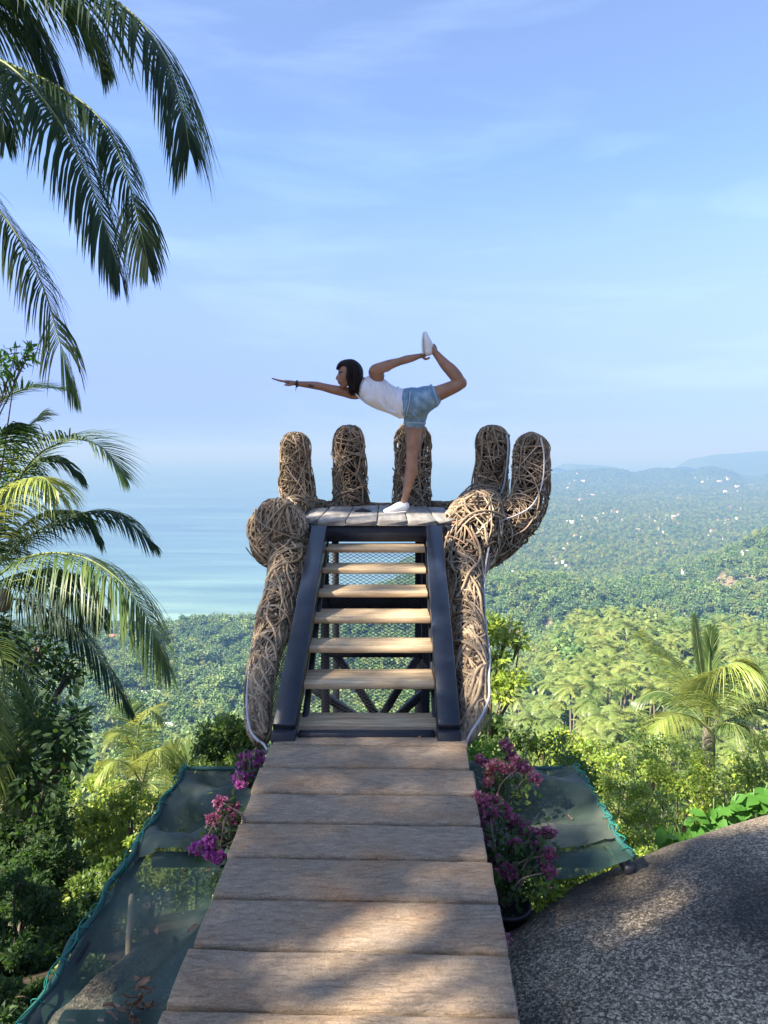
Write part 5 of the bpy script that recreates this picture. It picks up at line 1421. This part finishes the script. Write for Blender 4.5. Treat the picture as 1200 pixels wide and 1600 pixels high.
# large-leaved plant above the boulder
pp = P(1110, 1330, 3.6)
lp = thing('large_leaved_plant', 'lush plant with large drooping fresh green leaves above the boulder', 'plant', (pp[0], pp[1], G(pp[0], pp[1])))
mb = MB(); rg = np.random.default_rng(5); cen, drs, nr, sz = [], [], [], []
for (x0, y0, x1, y1) in ((1060, 1345, 1042, 1285), (1085, 1340, 1080, 1262), (1110, 1330, 1115, 1248), (1135, 1320, 1150, 1238), (1160, 1310, 1178, 1232), (1100, 1340, 1058, 1290), (1180, 1300, 1198, 1226), (1120, 1330, 1095, 1270), (1150, 1320, 1130, 1255)):
    a, c = P(x0, y0 + 60, 3.75), P(x1, y1, 3.7); st = spline([a, (a + c) / 2 + rg.normal(0, .02, 3), c], 10); tube(mb, st, np.linspace(.008, .003, 10), 6)
    for _ in range(22):
        f = rg.uniform(.45, 1); p = st[int(f * 9)]; an = rg.uniform(-2.8, -.2) + math.pi
        cen.append(p + rg.normal(0, .02, 3)); drs.append((math.cos(an) * (1 if rg.random() < .6 else -1), -.35 + rg.normal(0, .3), -.45 + rg.normal(0, .35))); nr.append((rg.normal(0, .3) - .3, -.5, .8)); sz.append(rg.uniform(.06, .11))
mb.obj('stem', plain('green_stem', (0.12, 0.2, 0.05), .5), lp, smooth_=True)
add_leaf_parts(lp, leaf_piece(m_leaf_fresh, .55), np.array(cen), np.array(drs), nrows(np.array(nr)), sz)

# ------------------------------------------------------------------ bougainvillea
def bougain(label, pot, stems, clusters, seed, leafn, matf, hang=False):
    rg = np.random.default_rng(seed)
    base = np.array(pot, float)
    t = thing('bougainvillea', label, 'flower', base)
    mb = MB()
    for (px, py, Y, r, m) in clusters:
        e = P(px, py, Y); mid = (base + e) / 2 + rg.normal(0, .04, 3) + (0, 0, .06)
        tube(mb, spline([base, mid, e], 10), np.linspace(.006, .002, 10), 5)
    mb.obj('stem', m_bark, t, smooth_=True)
    mb = MB(); cen = []
    for (px, py, Y, r, m) in clusters:
        e = P(px, py, Y); f = rg.random((leafn, 1)) * .85 + .1
        cen.append(base * (1 - f) + e * f + rg.normal(0, .035, (leafn, 3)) + np.array((0, 0, .05)) * np.sin(f * 3.14))
    cen = np.vstack(cen); n = len(cen)
    leaves(mb, cen, rg.normal(0, 1, (n, 3)), nrows(rg.normal(0, .5, (n, 3)) + (0, 0, .8)), rg.uniform(.02, .045, n), rg.uniform(.012, .024, n), .1, .1)
    mb.obj('foliage', m_leaf_dark if seed % 2 else m_leaf_mid, t, kind='stuff')
    for (px, py, Y, r, m) in clusters:
        e = P(px, py, Y); k = int(12 + r * r * .34); rm = M(r * .95, Y)
        d = nrows(rg.normal(0, 1, (k, 3))); c = e + d * rm * (rg.random((k, 1)) ** .5) * np.array((1.1, 1, .75))
        mb = MB()
        for s in range(3):
            leaves(mb, c, nrows(d * .6 + rg.normal(0, .7, (k, 3))), nrows(d + rg.normal(0, .5, (k, 3))), rg.uniform(.014, .024, k), rg.uniform(.011, .018, k), .2, .1)
        mb.obj('flower_cluster', m, t)
    return t
bougain('magenta bougainvillea spray leaning over the far left edge of the boardwalk', W(3.05, WL - .06, -.12), None,
        [(385, 1185, 3.25, 11, m_bract), (402, 1180, 3.28, 9, m_bract), (395, 1195, 3.22, 10, m_bract), (378, 1198, 3.2, 9, m_bract), (372, 1215, 3.1, 8, m_bract), (384, 1212, 3.12, 9, m_bract), (376, 1225, 3.05, 6, m_bract), (408, 1190, 3.25, 6, m_bract)], 1, 10, m_bract)
bougain('purple bougainvillea in two sprays at the left edge of the boardwalk', W(2.62, WL - .03, -.14), None,
        [(345, 1252, 2.85, 9, m_bract_dk), (362, 1262, 2.85, 9, m_bract_dk), (343, 1279, 2.8, 13, m_bract_dk), (365, 1279, 2.8, 11, m_bract_dk), (330, 1280, 2.8, 8, m_bract_dk), (306, 1325, 2.62, 8, m_bract), (324, 1315, 2.62, 11, m_bract), (330, 1332, 2.6, 11, m_bract), (342, 1340, 2.58, 8, m_bract), (318, 1322, 2.6, 7, m_bract)], 3, 14, m_bract_dk)
pot1, pot2 = P(792, 1412, 2.62), P(780, 1300, 3.15)
def pot(p, label, r, h):
    mb = MB(); prof = [(.0, 0), (.72, 0), (.98, .93), (1.08, .93), (1.08, 1), (.95, 1), (.9, .88), (0, .86)]; k = 20
    a = np.linspace(0, 2 * np.pi, k, endpoint=False)
    v = np.vstack([np.stack([p[0] + r * q * np.cos(a), p[1] + r * q * np.sin(a), np.full(k, p[2] + (z - 1) * h)], -1) for q, z in prof])
    n = len(prof); i, j = np.meshgrid(np.arange(n - 1), np.arange(k), indexing='ij'); j2 = (j + 1) % k
    mb.add(v, np.stack([i * k + j, i * k + j2, (i + 1) * k + j2, (i + 1) * k + j], -1).reshape(-1, 4))
    return tag(mb.obj('flower_pot', m_pot, smooth_=False), label, 'pot')
pot(pot1, 'black plastic pot between the boardwalk and the boulder', .085, .17)
pot(pot2, 'black pot under the upper pink bougainvillea at the right', .08, .16)
bougain('tall dark pink bougainvillea with many sprays in the black pot at right', pot1 - (0, 0, .02), None,
        [(770, 1255, 2.85, 15, m_bract_dk), (750, 1248, 2.85, 12, m_bract_dk), (765, 1270, 2.8, 14, m_bract_dk), (788, 1262, 2.85, 9, m_bract_dk), (800, 1283, 2.8, 13, m_bract_dk), (815, 1297, 2.8, 15, m_bract_dk), (835, 1303, 2.75, 11, m_bract_dk), (858, 1300, 2.75, 10, m_bract_dk), (806, 1317, 2.7, 10, m_bract_dk), (842, 1320, 2.7, 8, m_bract_dk), (862, 1334, 2.65, 9, m_bract_dk), (848, 1345, 2.65, 8, m_bract_dk), (858, 1362, 2.6, 9, m_bract_dk), (785, 1357, 2.62, 15, m_bract_dk), (775, 1345, 2.65, 9, m_bract_dk), (752, 1290, 2.75, 8, m_bract_dk), (755, 1310, 2.7, 6, m_bract_dk), (798, 1365, 2.6, 9, m_bract_dk)], 5, 40, m_bract_dk)
bougain('pale pink bougainvillea beside the foot of the right forearm', pot2, None,
        [(790, 1164, 3.3, 10, m_bract_dk), (797, 1180, 3.3, 9, m_bract_dk), (752, 1187, 3.25, 8, m_bract_dk), (772, 1195, 3.2, 10, m_bract_pk), (785, 1200, 3.2, 10, m_bract_pk), (765, 1210, 3.2, 9, m_bract_pk), (762, 1222, 3.15, 7, m_bract_pk), (800, 1200, 3.2, 9, m_bract_pk), (815, 1195, 3.2, 10, m_bract_dk), (822, 1203, 3.2, 9, m_bract_pk), (837, 1217, 3.15, 8, m_bract_dk), (806, 1188, 3.25, 8, m_bract_pk)], 6, 26, m_bract_pk)
mb = MB(); rg = np.random.default_rng(2); k = 14
p = P(793, 1468, 2.25); c = p + rg.normal(0, .014, (k, 3)); leaves(mb, c, rg.normal(0, 1, (k, 3)), rg.normal(0, 1, (k, 3)), .022, .016, .2, .1)
tag(mb.obj('fallen_blossoms', m_bract_dk), 'few fallen pink blossoms on the boulder beside the boardwalk', 'blossoms')
rg = np.random.default_rng(31)
c0 = P(850, 1395, 2.7)
tree('leafy_seedling', 'small yellow-green leafy seedling under the right net beside the boulder', 'plant', (c0[0], c0[1], NZ - .5), [clump(850, 1395, 2.72, 26), clump(875, 1385, 2.8, 20), clump(890, 1375, 2.9, 16), clump(835, 1405, 2.66, 16)], 420, .035, m_leaf_bright, .01, seed=4, aspect=.4)

# ------------------------------------------------------------------ palm grove, woods, villas
def far_palm_meshes(seed):
    rg = np.random.default_rng(seed)
    hgt = 9.0
    mt = MB(); tube(mt, spline([(0, 0, -1.5), (.25 * rg.normal(), .25 * rg.normal(), 4), (.3, 0, hgt)], 8), np.linspace(.2, .13, 8), 6)
    mc = MB()
    n = 15
    for k in range(n):
        a = k * 2.4 + rg.uniform(-.2, .2); el = rg.uniform(-.35, 1.2); L = rg.uniform(2.6, 3.8)
        ca_, sa_ = math.cos(a), math.sin(a)
        p0 = np.array((.3, 0, hgt)); pts = [p0]
        d = np.array((ca_ * math.cos(el), sa_ * math.cos(el), math.sin(el)))
        for s in range(4):
            d = norm(d + np.array((0, 0, -.30))); pts.append(pts[-1] + d * L / 4)
        frond_mesh(mc, np.array(pts), .95, 22, .75, .14, .45, seed * 31 + k, .03, .08, seg=2, dens=1.0, wk=1.0)
    return mt.mesh('trunk', m_trunk_palm, True), mc.mesh('crown', m_palm_far)
def far_tree_meshes(seed, mat, n=560, hgt=7.5, wid=4.2):
    rg = np.random.default_rng(seed)
    mt = MB(); tube(mt, spline([(0, 0, -1.5), (rg.normal() * .2, rg.normal() * .2, hgt * .35), (0, 0, hgt * .6)], 6), np.linspace(.25, .1, 6), 6)
    cl = []
    for _ in range(9):
        a = rg.uniform(0, 6.28); q = wid * .55 * math.sqrt(rg.random()); cl.append((q * math.cos(a), q * math.sin(a), hgt * rg.uniform(.35, .82), wid * rg.uniform(.3, .48), wid * rg.uniform(.3, .48), wid * rg.uniform(.25, .4)))
    mc = MB(); leaf_cloud(mc, cl, n, wid * .24, rg, .9, .7, norm_out=1.6)
    return mt.mesh('trunk', m_bark, True), mc.mesh('crown', mat)
palm_protos = [far_palm_meshes(s) for s in (1, 2, 3)]
tree_protos = [far_tree_meshes(11, m_leaf_far), far_tree_meshes(12, m_leaf_wood, 520, 8, 4.2), far_tree_meshes(13, m_leaf_far, 420, 5.5, 3.6)]

rg = np.random.default_rng(101)
def candidates(y0, y1, cell, pxr=(-60, 1260)):
    ys = []
    xs = []
    y = y0
    while y < y1:
        c = cell * (1 + max(0, y - 1200) / 3000.0)
        a, b_ = (pxr[0] - 600) / F * y, (pxr[1] - 600) / F * y
        m = max(1, int((b_ - a) / c))
        xs.append(a + (np.arange(m) + rg.random(m)) * (b_ - a) / m); ys.append(y + rg.uniform(-.5, .5, m) * c)
        y += c
    return np.concatenate(xs), np.concatenate(ys)
VILLAS = []
def villa_site(px, py, lo=60.0):
    q = terrain_hit(px, py, lo); VILLAS.append((q[0], q[1])); return q
sites = [(165, 1186, 26, 'white terraced villa on the hillside below the left palm', 0), (250, 1092, 16, 'small white villa among trees above the left villas', 1), (266, 1146, 20, 'white roofed villa left of the dark bush', 0), (228, 1092, 13, 'pale bungalow next to the upper left villa', 1),
         (175, 1003, 14, 'red roofed house near the left shore', 2), (1165, 866, 7, 'white house on top of the right hillside', 0), (1172, 1000, 14, 'pale house at the edge of the palm grove far right', 1)]
sitep = [villa_site(a, b) for (a, b, *_r) in sites]
def keep(x, y, z):
    ok = (z > SEA + 2.5) & ((bare(x, y) < .45) | (rg.random(len(x)) < .22))
    for (vx, vy) in VILLAS:
        rad = 3.0 + .007 * vy
        ok &= ~((np.abs(x - vx) < rad) & (y > vy - rad * 2.0) & (y < vy + rad))
    return ok
x0_, y0_ = candidates(52, 125, 6.0, (735, 1260))
x1, y1 = candidates(66, 340, 7.2); x1, y1 = np.concatenate([x0_, x1]), np.concatenate([y0_, y1]); x2, y2 = candidates(340, 1300, 8.2); x3, y3 = candidates(1300, 6500, 11.5, (700, 1260))
X, Yy = np.concatenate([x1, x2, x3]), np.concatenate([y1, y2, y3])
Z = H(X, Yy)
ok = keep(X, Yy, Z) & ((Yy > 66) | ((Yy > 50) & (600 + F * X / Yy > 735)))
X, Yy, Z = X[ok], Yy[ok], Z[ok]
pxs = 600 + F * X / Yy
pn = fbm(X / 90.0 + 40, Yy / 90.0, 3)
# the coconut grove fills the right slope; mixed woods elsewhere
pp_ = np.where(pxs > 740, np.where(Yy < 480, .88, np.where(Yy < 1000, .14, .35)), np.where(Yy < 300, .3, .07)) + pn * .5
isp = rg.random(len(X)) < pp_
sc = rg.uniform(.7, 1.25, len(X)) * np.where(isp, 1.2, np.where((Yy > 180) & (Yy < 1250), rg.uniform(.9, 2.1, len(X)), .95)) * np.where(Yy > 1300, 1.35, 1.0) * np.clip(.62 + Yy / 500.0, .62, 1.0)
kind = np.where(isp, rg.integers(0, 3, len(X)), 3 + rg.integers(0, 3, len(X)))
kind = np.where(Yy > 4450, 4, kind)
sc = np.where(isp & (pxs > 700) & (Yy < 400), rg.uniform(.8, 1.25, len(X)) * 1.2 * np.clip(Yy / 165.0, .42, 1.05), sc)
order = np.argsort(Yy)
vis = (pxs > 0) & (pxs < 1200) & ((pxs < 400) | (pxs > 745))
single = np.zeros(len(X), bool)
np_, nt_ = 0, 0
protos = {}
names = ['coconut_palm'] * 3 + ['hillside_tree'] * 3
def first_label(k, left):
    if k < 3:
        return ('coconut palm on the right slope', 'coconut palms of the right slope') if not left else ('coconut palm in the left woods', 'coconut palms of the left slope')
    return ('leafy tree on the right slope', 'leafy trees of the right slope') if not left else ('leafy tree in the left woods', 'leafy trees of the left slope')
for i in order:
    if not vis[i]:
        continue
    k = int(kind[i])
    if k < 3:
        if np_ >= 290: continue
        np_ += 1
    else:
        if nt_ >= 290: continue
        nt_ += 1
    single[i] = True
    left = pxs[i] < 600
    lab, grp = first_label(k, left)
    if left:
        lab += ', close below the net' if Yy[i] < 60 else ', seen under the left palm fronds' if pxs[i] < 210 else ', between the left palm and the sculpture'
    else:
        lab += (', low down' if Yy[i] < 130 else ', farther up') + (' just right of the woven forearm' if pxs[i] < 880 else ' in the middle of it' if pxs[i] < 1040 else ' towards the right edge')
    rz = float(rg.uniform(0, 6.28)); s = float(sc[i])
    if k not in protos:
        t = thing(names[k], lab, 'palm tree' if k < 3 else 'tree', (X[i], Yy[i], Z[i]), grp)
        tm, cm = palm_protos[k] if k < 3 else tree_protos[k - 3]
        link('trunk', tm, t, local=True); link('crown', cm, t, local=True, kind='stuff')
        t.rotation_euler = (0, 0, rz); t.scale = (s, s, s)
        protos[k] = t
    else:
        t = copy_tree(protos[k], (X[i], Yy[i], Z[i]), rz, s, lab); t['group'] = grp
    t['category'] = 'palm tree' if k < 3 else 'tree'
def scatter_group(name):
    ng = bpy.data.node_groups.new(name, 'GeometryNodeTree')
    ng.interface.new_socket('Geometry', in_out='INPUT', socket_type='NodeSocketGeometry')
    ng.interface.new_socket('Geometry', in_out='OUTPUT', socket_type='NodeSocketGeometry')
    return ng
def stuff_forest(name, sel, k):
    idx = np.where(sel)[0]
    if not len(idx): return
    me = bpy.data.meshes.new(name); me.vertices.add(len(idx))
    me.vertices.foreach_set('co', np.stack([X[idx], Yy[idx], Z[idx]], -1).astype(np.float32).ravel())
    a = me.attributes.new('sc', 'FLOAT', 'POINT'); a.data.foreach_set('value', sc[idx].astype(np.float32))
    a = me.attributes.new('rz', 'FLOAT_VECTOR', 'POINT'); rv = np.zeros((len(idx), 3), np.float32); rv[:, 2] = rg.uniform(0, 6.28, len(idx)); a.data.foreach_set('vector', rv.ravel())
    o = link(name, me, kind='stuff')
    ng = scatter_group(name); n, l = ng.nodes, ng.links
    gi, go = n.new('NodeGroupInput'), n.new('NodeGroupOutput')
    ip = n.new('GeometryNodeInstanceOnPoints'); jn = n.new('GeometryNodeJoinGeometry'); g2 = n.new('GeometryNodeGeometryToInstance')
    for ch in protos[k].children:
        oi = n.new('GeometryNodeObjectInfo'); oi.inputs['Object'].default_value = ch; oi.transform_space = 'ORIGINAL'; oi.inputs['As Instance'].default_value = False
        l.new(oi.outputs['Geometry'], jn.inputs['Geometry'])
    l.new(jn.outputs['Geometry'], g2.inputs['Geometry'])
    s = n.new('GeometryNodeInputNamedAttribute'); s.data_type = 'FLOAT'; s.inputs['Name'].default_value = 'sc'
    r = n.new('GeometryNodeInputNamedAttribute'); r.data_type = 'FLOAT_VECTOR'; r.inputs['Name'].default_value = 'rz'
    l.new(gi.outputs[0], ip.inputs['Points']); l.new(g2.outputs[0], ip.inputs['Instance'])
    l.new(r.outputs['Attribute'], ip.inputs['Rotation']); l.new(s.outputs['Attribute'], ip.inputs['Scale'])
    l.new(ip.outputs['Instances'], go.inputs[0])
    md = o.modifiers.new('scatter', 'NODES'); md.node_group = ng
    return o
for k in range(6):
    stuff_forest('palm_grove' if k < 3 else 'woods', (kind == k) & ~single, k)

def villa(name, label, q, w, d, h, roof, group=None):
    g = G(q[0], q[1])
    t = thing(name, label, 'house', (q[0], q[1], g), group)
    mb = MB(); beam(mb, (q[0] - w / 2, q[1], g + h / 2 - 1), (q[0] + w / 2, q[1], g + h / 2 - 1), d, h + 2, (0, 0, 1), .02); mb.obj('wall', m_white_wall, t)
    mb = MB(); e = .5
    v = [(q[0] - w / 2 - e, q[1] - d / 2 - e, g + h), (q[0] + w / 2 + e, q[1] - d / 2 - e, g + h), (q[0] + w / 2 + e, q[1] + d / 2 + e, g + h), (q[0] - w / 2 - e, q[1] + d / 2 + e, g + h), (q[0] - w / 4, q[1], g + h + d * .22), (q[0] + w / 4, q[1], g + h + d * .22)]
    mb.add(v, [(0, 1, 5, 4), (2, 3, 4, 5), (3, 2, 1, 0)], [(1, 2, 5), (3, 0, 4)]); mb.obj('roof', roof, t)
    nw = max(2, int(w / 3.2))
    for i in range(nw):
        x = q[0] - w / 2 + (i + .5) * w / nw
        mb = MB(); beam(mb, (x, q[1] - d / 2 - .02, g + .5), (x, q[1] - d / 2 - .02, g + h * .8), w / nw * .34, .08, (0, 1, 0), .005); mb.obj('window', m_window, t)
    return t
roofs = [m_roof_grey, m_white_wall, m_roof_red]
for (a, b_, s, lab, kk), q in zip(sites, sitep):
    w = M(s, q[1]) * 1.6
    villa('villa', lab, q, w, w * .7, max(2.8, w * .4), roofs[kk])
q = terrain_hit(185, 1180, 60); w = M(18, q[1]); villa('villa', 'lower wing of the white terraced villa below the left palm', (q[0] + w * 1.3, q[1] - 3, 0), w * 1.2, w * .8, 3.0, m_white_wall)
# town on the far plain: white buildings as dots
rg2 = np.random.default_rng(9)
bm = MB(); beam(bm, (-.5, 0, .25), (.5, 0, .25), .7, .9, (0, 0, 1), .01); me_b1 = bm.mesh('town_building', m_white_wall)
bm = MB(); beam(bm, (-.5, 0, .25), (.5, 0, .25), .7, .7, (0, 0, 1), .01, 0); bm.add([(-.56, -.4, .6), (.56, -.4, .6), (.56, .4, .6), (-.56, .4, .6), (-.3, 0, .85), (.3, 0, .85)], [(0, 1, 5, 4), (2, 3, 4, 5)], [(1, 2, 5), (3, 0, 4)], 1); me_b2 = bm.mesh('town_building', [m_white_wall, m_roof_red]); 
bm = MB(); beam(bm, (-.5, 0, .25), (.5, 0, .25), .7, .9, (0, 0, 1), .01); me_b3 = bm.mesh('town_building', plain('beige_plaster', (0.42, 0.39, 0.34), .8))
spots = []
for (x, y, sx, sy, n) in ((905, 750, 9, 10, 12), (945, 806, 24, 4, 16), (1050, 811, 36, 3, 14), (1135, 818, 16, 6, 12), (1130, 842, 14, 3, 5), (890, 850, 20, 6, 8), (1100, 749, 12, 4, 5), (1130, 747, 5, 3, 3), (930, 771, 24, 5, 8), (1060, 795, 60, 14, 14), (980, 830, 60, 14, 12), (865, 885, 20, 5, 14), (815, 900, 14, 4, 8), (1065, 902, 16, 4, 8), (1165, 790, 25, 10, 8), (880, 815, 20, 8, 6)):
    for _ in range(max(3, int(n * .68))): spots.append((x + rg2.normal(0, sx), y + rg2.normal(0, sy), x, y))
TOWN = {(905, 750): 'white villa high on the left end of the distant ridge', (945, 806): 'white roof in the bright streak left on the hazy plain', (1050, 811): 'pale roof in the long row in the middle of the plain', (1135, 818): 'pale or red roofed building in the cluster right on the plain', (1130, 842): 'white hall standing alone right on the plain', (890, 850): 'white roof near the left side of the plain', (1100, 749): 'white house below the peak of the distant ridge', (1130, 747): 'white house right under the ridge peak', (930, 771): 'pale house at the foot of the distant ridge', (1060, 795): 'scattered pale building on the far half of the plain', (980, 830): 'scattered pale building on the near half of the plain', (865, 885): 'building in the village behind the wooded hill', (815, 900): 'red or white roof of the village beside the woven arm', (1065, 902): 'white building at the foot of the bare rocky hillside', (1165, 790): 'pale building near the right edge of the plain', (880, 815): 'pale house just right of the outer woven finger'}
for k, (x, y, cx_, cy_) in enumerate(spots):
    q = terrain_hit(x, y, 500)
    if q[2] < SEA + 3: continue
    o = link('town_building', me_b2 if rg2.random() < (.6 if cx_ in (815, 1135) else .25) else me_b3 if rg2.random() < .4 else me_b1); w = max(M(rg2.uniform(1.4, 3.6) * (2.2 if rg2.random() < .15 else 1), q[1]), 5)
    o.location = (q[0], q[1], G(q[0], q[1])); o.scale = (w, w * .8, min(w * .3, 6) + 9.5); o.rotation_euler = (0, 0, rg2.uniform(-.5, .5))
    far = cy_ < 760
    tag(o, TOWN[(cx_, cy_)], 'building', 'buildings on the distant ridge' if far else 'buildings of the town on the plain')
# boat off the shore
r = ray(345, 975); q = r * (SEA / r[2])
mb = MB(); L = 7.0
v = [(-1, -.25, .55), (-.5, -.42, .42), (.5, -.42, .42), (1, 0, .7), (.5, .42, .42), (-.5, .42, .42), (-1, .25, .55), (-.9, -.15, -.1), (.7, 0, -.1), (-.9, .15, -.1)]
mb.add(np.array(v) * L / 2 * np.array((1, .9, .5)) + (q[0], q[1], SEA + .3), [(0, 1, 8, 7), (6, 9, 8, 5), (1, 2, 3, 8), (0, 7, 9, 6)], [(5, 8, 4), (4, 8, 3)])
beam(mb, (q[0] - 1.6, q[1], SEA + 1.6), (q[0] + .6, q[1], SEA + 1.6), 1.6, 1.3)
tag(mb.obj('boat', plain('dark_boat', (0.12, 0.12, 0.13), .6)), 'small boat floating in the turquoise shallows off the left shore', 'boat')

# ------------------------------------------------------------------ shade trees at the viewer's back
def shade_tree(label, base, clumps, n, seed):
    tree('shade_tree', label, 'tree', (base[0], base[1], G(*base)), clumps, n, .10, m_leaf_mid, .16, seed=seed, aspect=.5, limb_step=14)
def shade_spot(p, t, r):
    c = np.asarray(p, float) + SUN * t
    return (c[0], c[1], c[2], r, r, r * .8)
def canopy(rows, depth, holes, t, step, rpx, seed, drop=.06):
    """clumps of an unseen crown, shaped to shade the given places, holes left for sun spots"""
    rg = np.random.default_rng(seed); out = []
    for (x0, x1, y0, y1) in rows:
        for y in np.arange(y0, y1, step):
            for x in np.arange(x0, x1, step):
                xx, yy = x + rg.uniform(-.3, .3) * step, y + rg.uniform(-.3, .3) * step
                if rg.random() < drop or any(math.hypot(xx - hx, (yy - hy) * hk) < hr + rpx * .8 for (hx, hy, hr, hk) in holes):
                    continue
                Y = depth(xx, yy)
                out.append(shade_spot(P(xx, yy, Y), t + rg.uniform(-1.5, 1.5), M(rpx * rg.uniform(.85, 1.2), Y)))
    return out
holes1 = [(450, 735, 22, 1), (412, 825, 16, 1), (418, 1045, 20, 1), (714, 940, 20, 1), (590, 955, 20, 2.2), (655, 1050, 26, 2), (520, 1000, 14, 2), (640, 1120, 22, 2), (455, 770, 14, 1)]
d1 = lambda x, y: 6.1 if y < 830 else float(np.interp(y, [830, 1160], [5.3, 3.5]))
cl = canopy([(400, 880, 520, 830), (385, 780, 830, 1170)], d1, holes1, 16, 52, 40, 4)
cl += canopy([(-40, 150, 990, 1260)], lambda x, y: 6.2, [], 13, 54, 42, 7, .2)
shade_tree('big leafy tree standing behind the viewpoint and shading the platform', (-11, -6), cl, 15000, 60)
holes2 = [(560, 1508, 52, 1.5), (655, 1515, 50, 1.5), (782, 1560, 44, 1.2), (600, 1605, 58, 2.0), (715, 1605, 30, 2), (745, 1400, 14, 1.2), (330, 1290, 20, 2), (885, 1330, 24, 1.6), (980, 1350, 24, 1.6), (470, 1530, 16, 2)]
d2 = lambda x, y: WH * F / (y - 644.0)
cl = canopy([(200, 900, 1140, 1330), (60, 1210, 1330, 1640)], d2, holes2, 12, 66, 56, 5)
d3 = lambda x, y: float(np.interp(y, [1290, 1420, 1700], [2.75, 2.2, 1.35]))
cl += canopy([(800, 1400, 1330, 1900)], d3, [(960, 1375, 36, 1)], 12, 90, 80, 6, .03)
cl += canopy([(-80, 200, 1320, 1640)], lambda x, y: 4.6, [(190, 1350, 40, 1), (150, 1400, 30, 1)], 10, 60, 50, 8, .12)
shade_tree('leafy tree overhanging the start of the boardwalk from behind', (-6.5, -4), cl, 16500, 61)
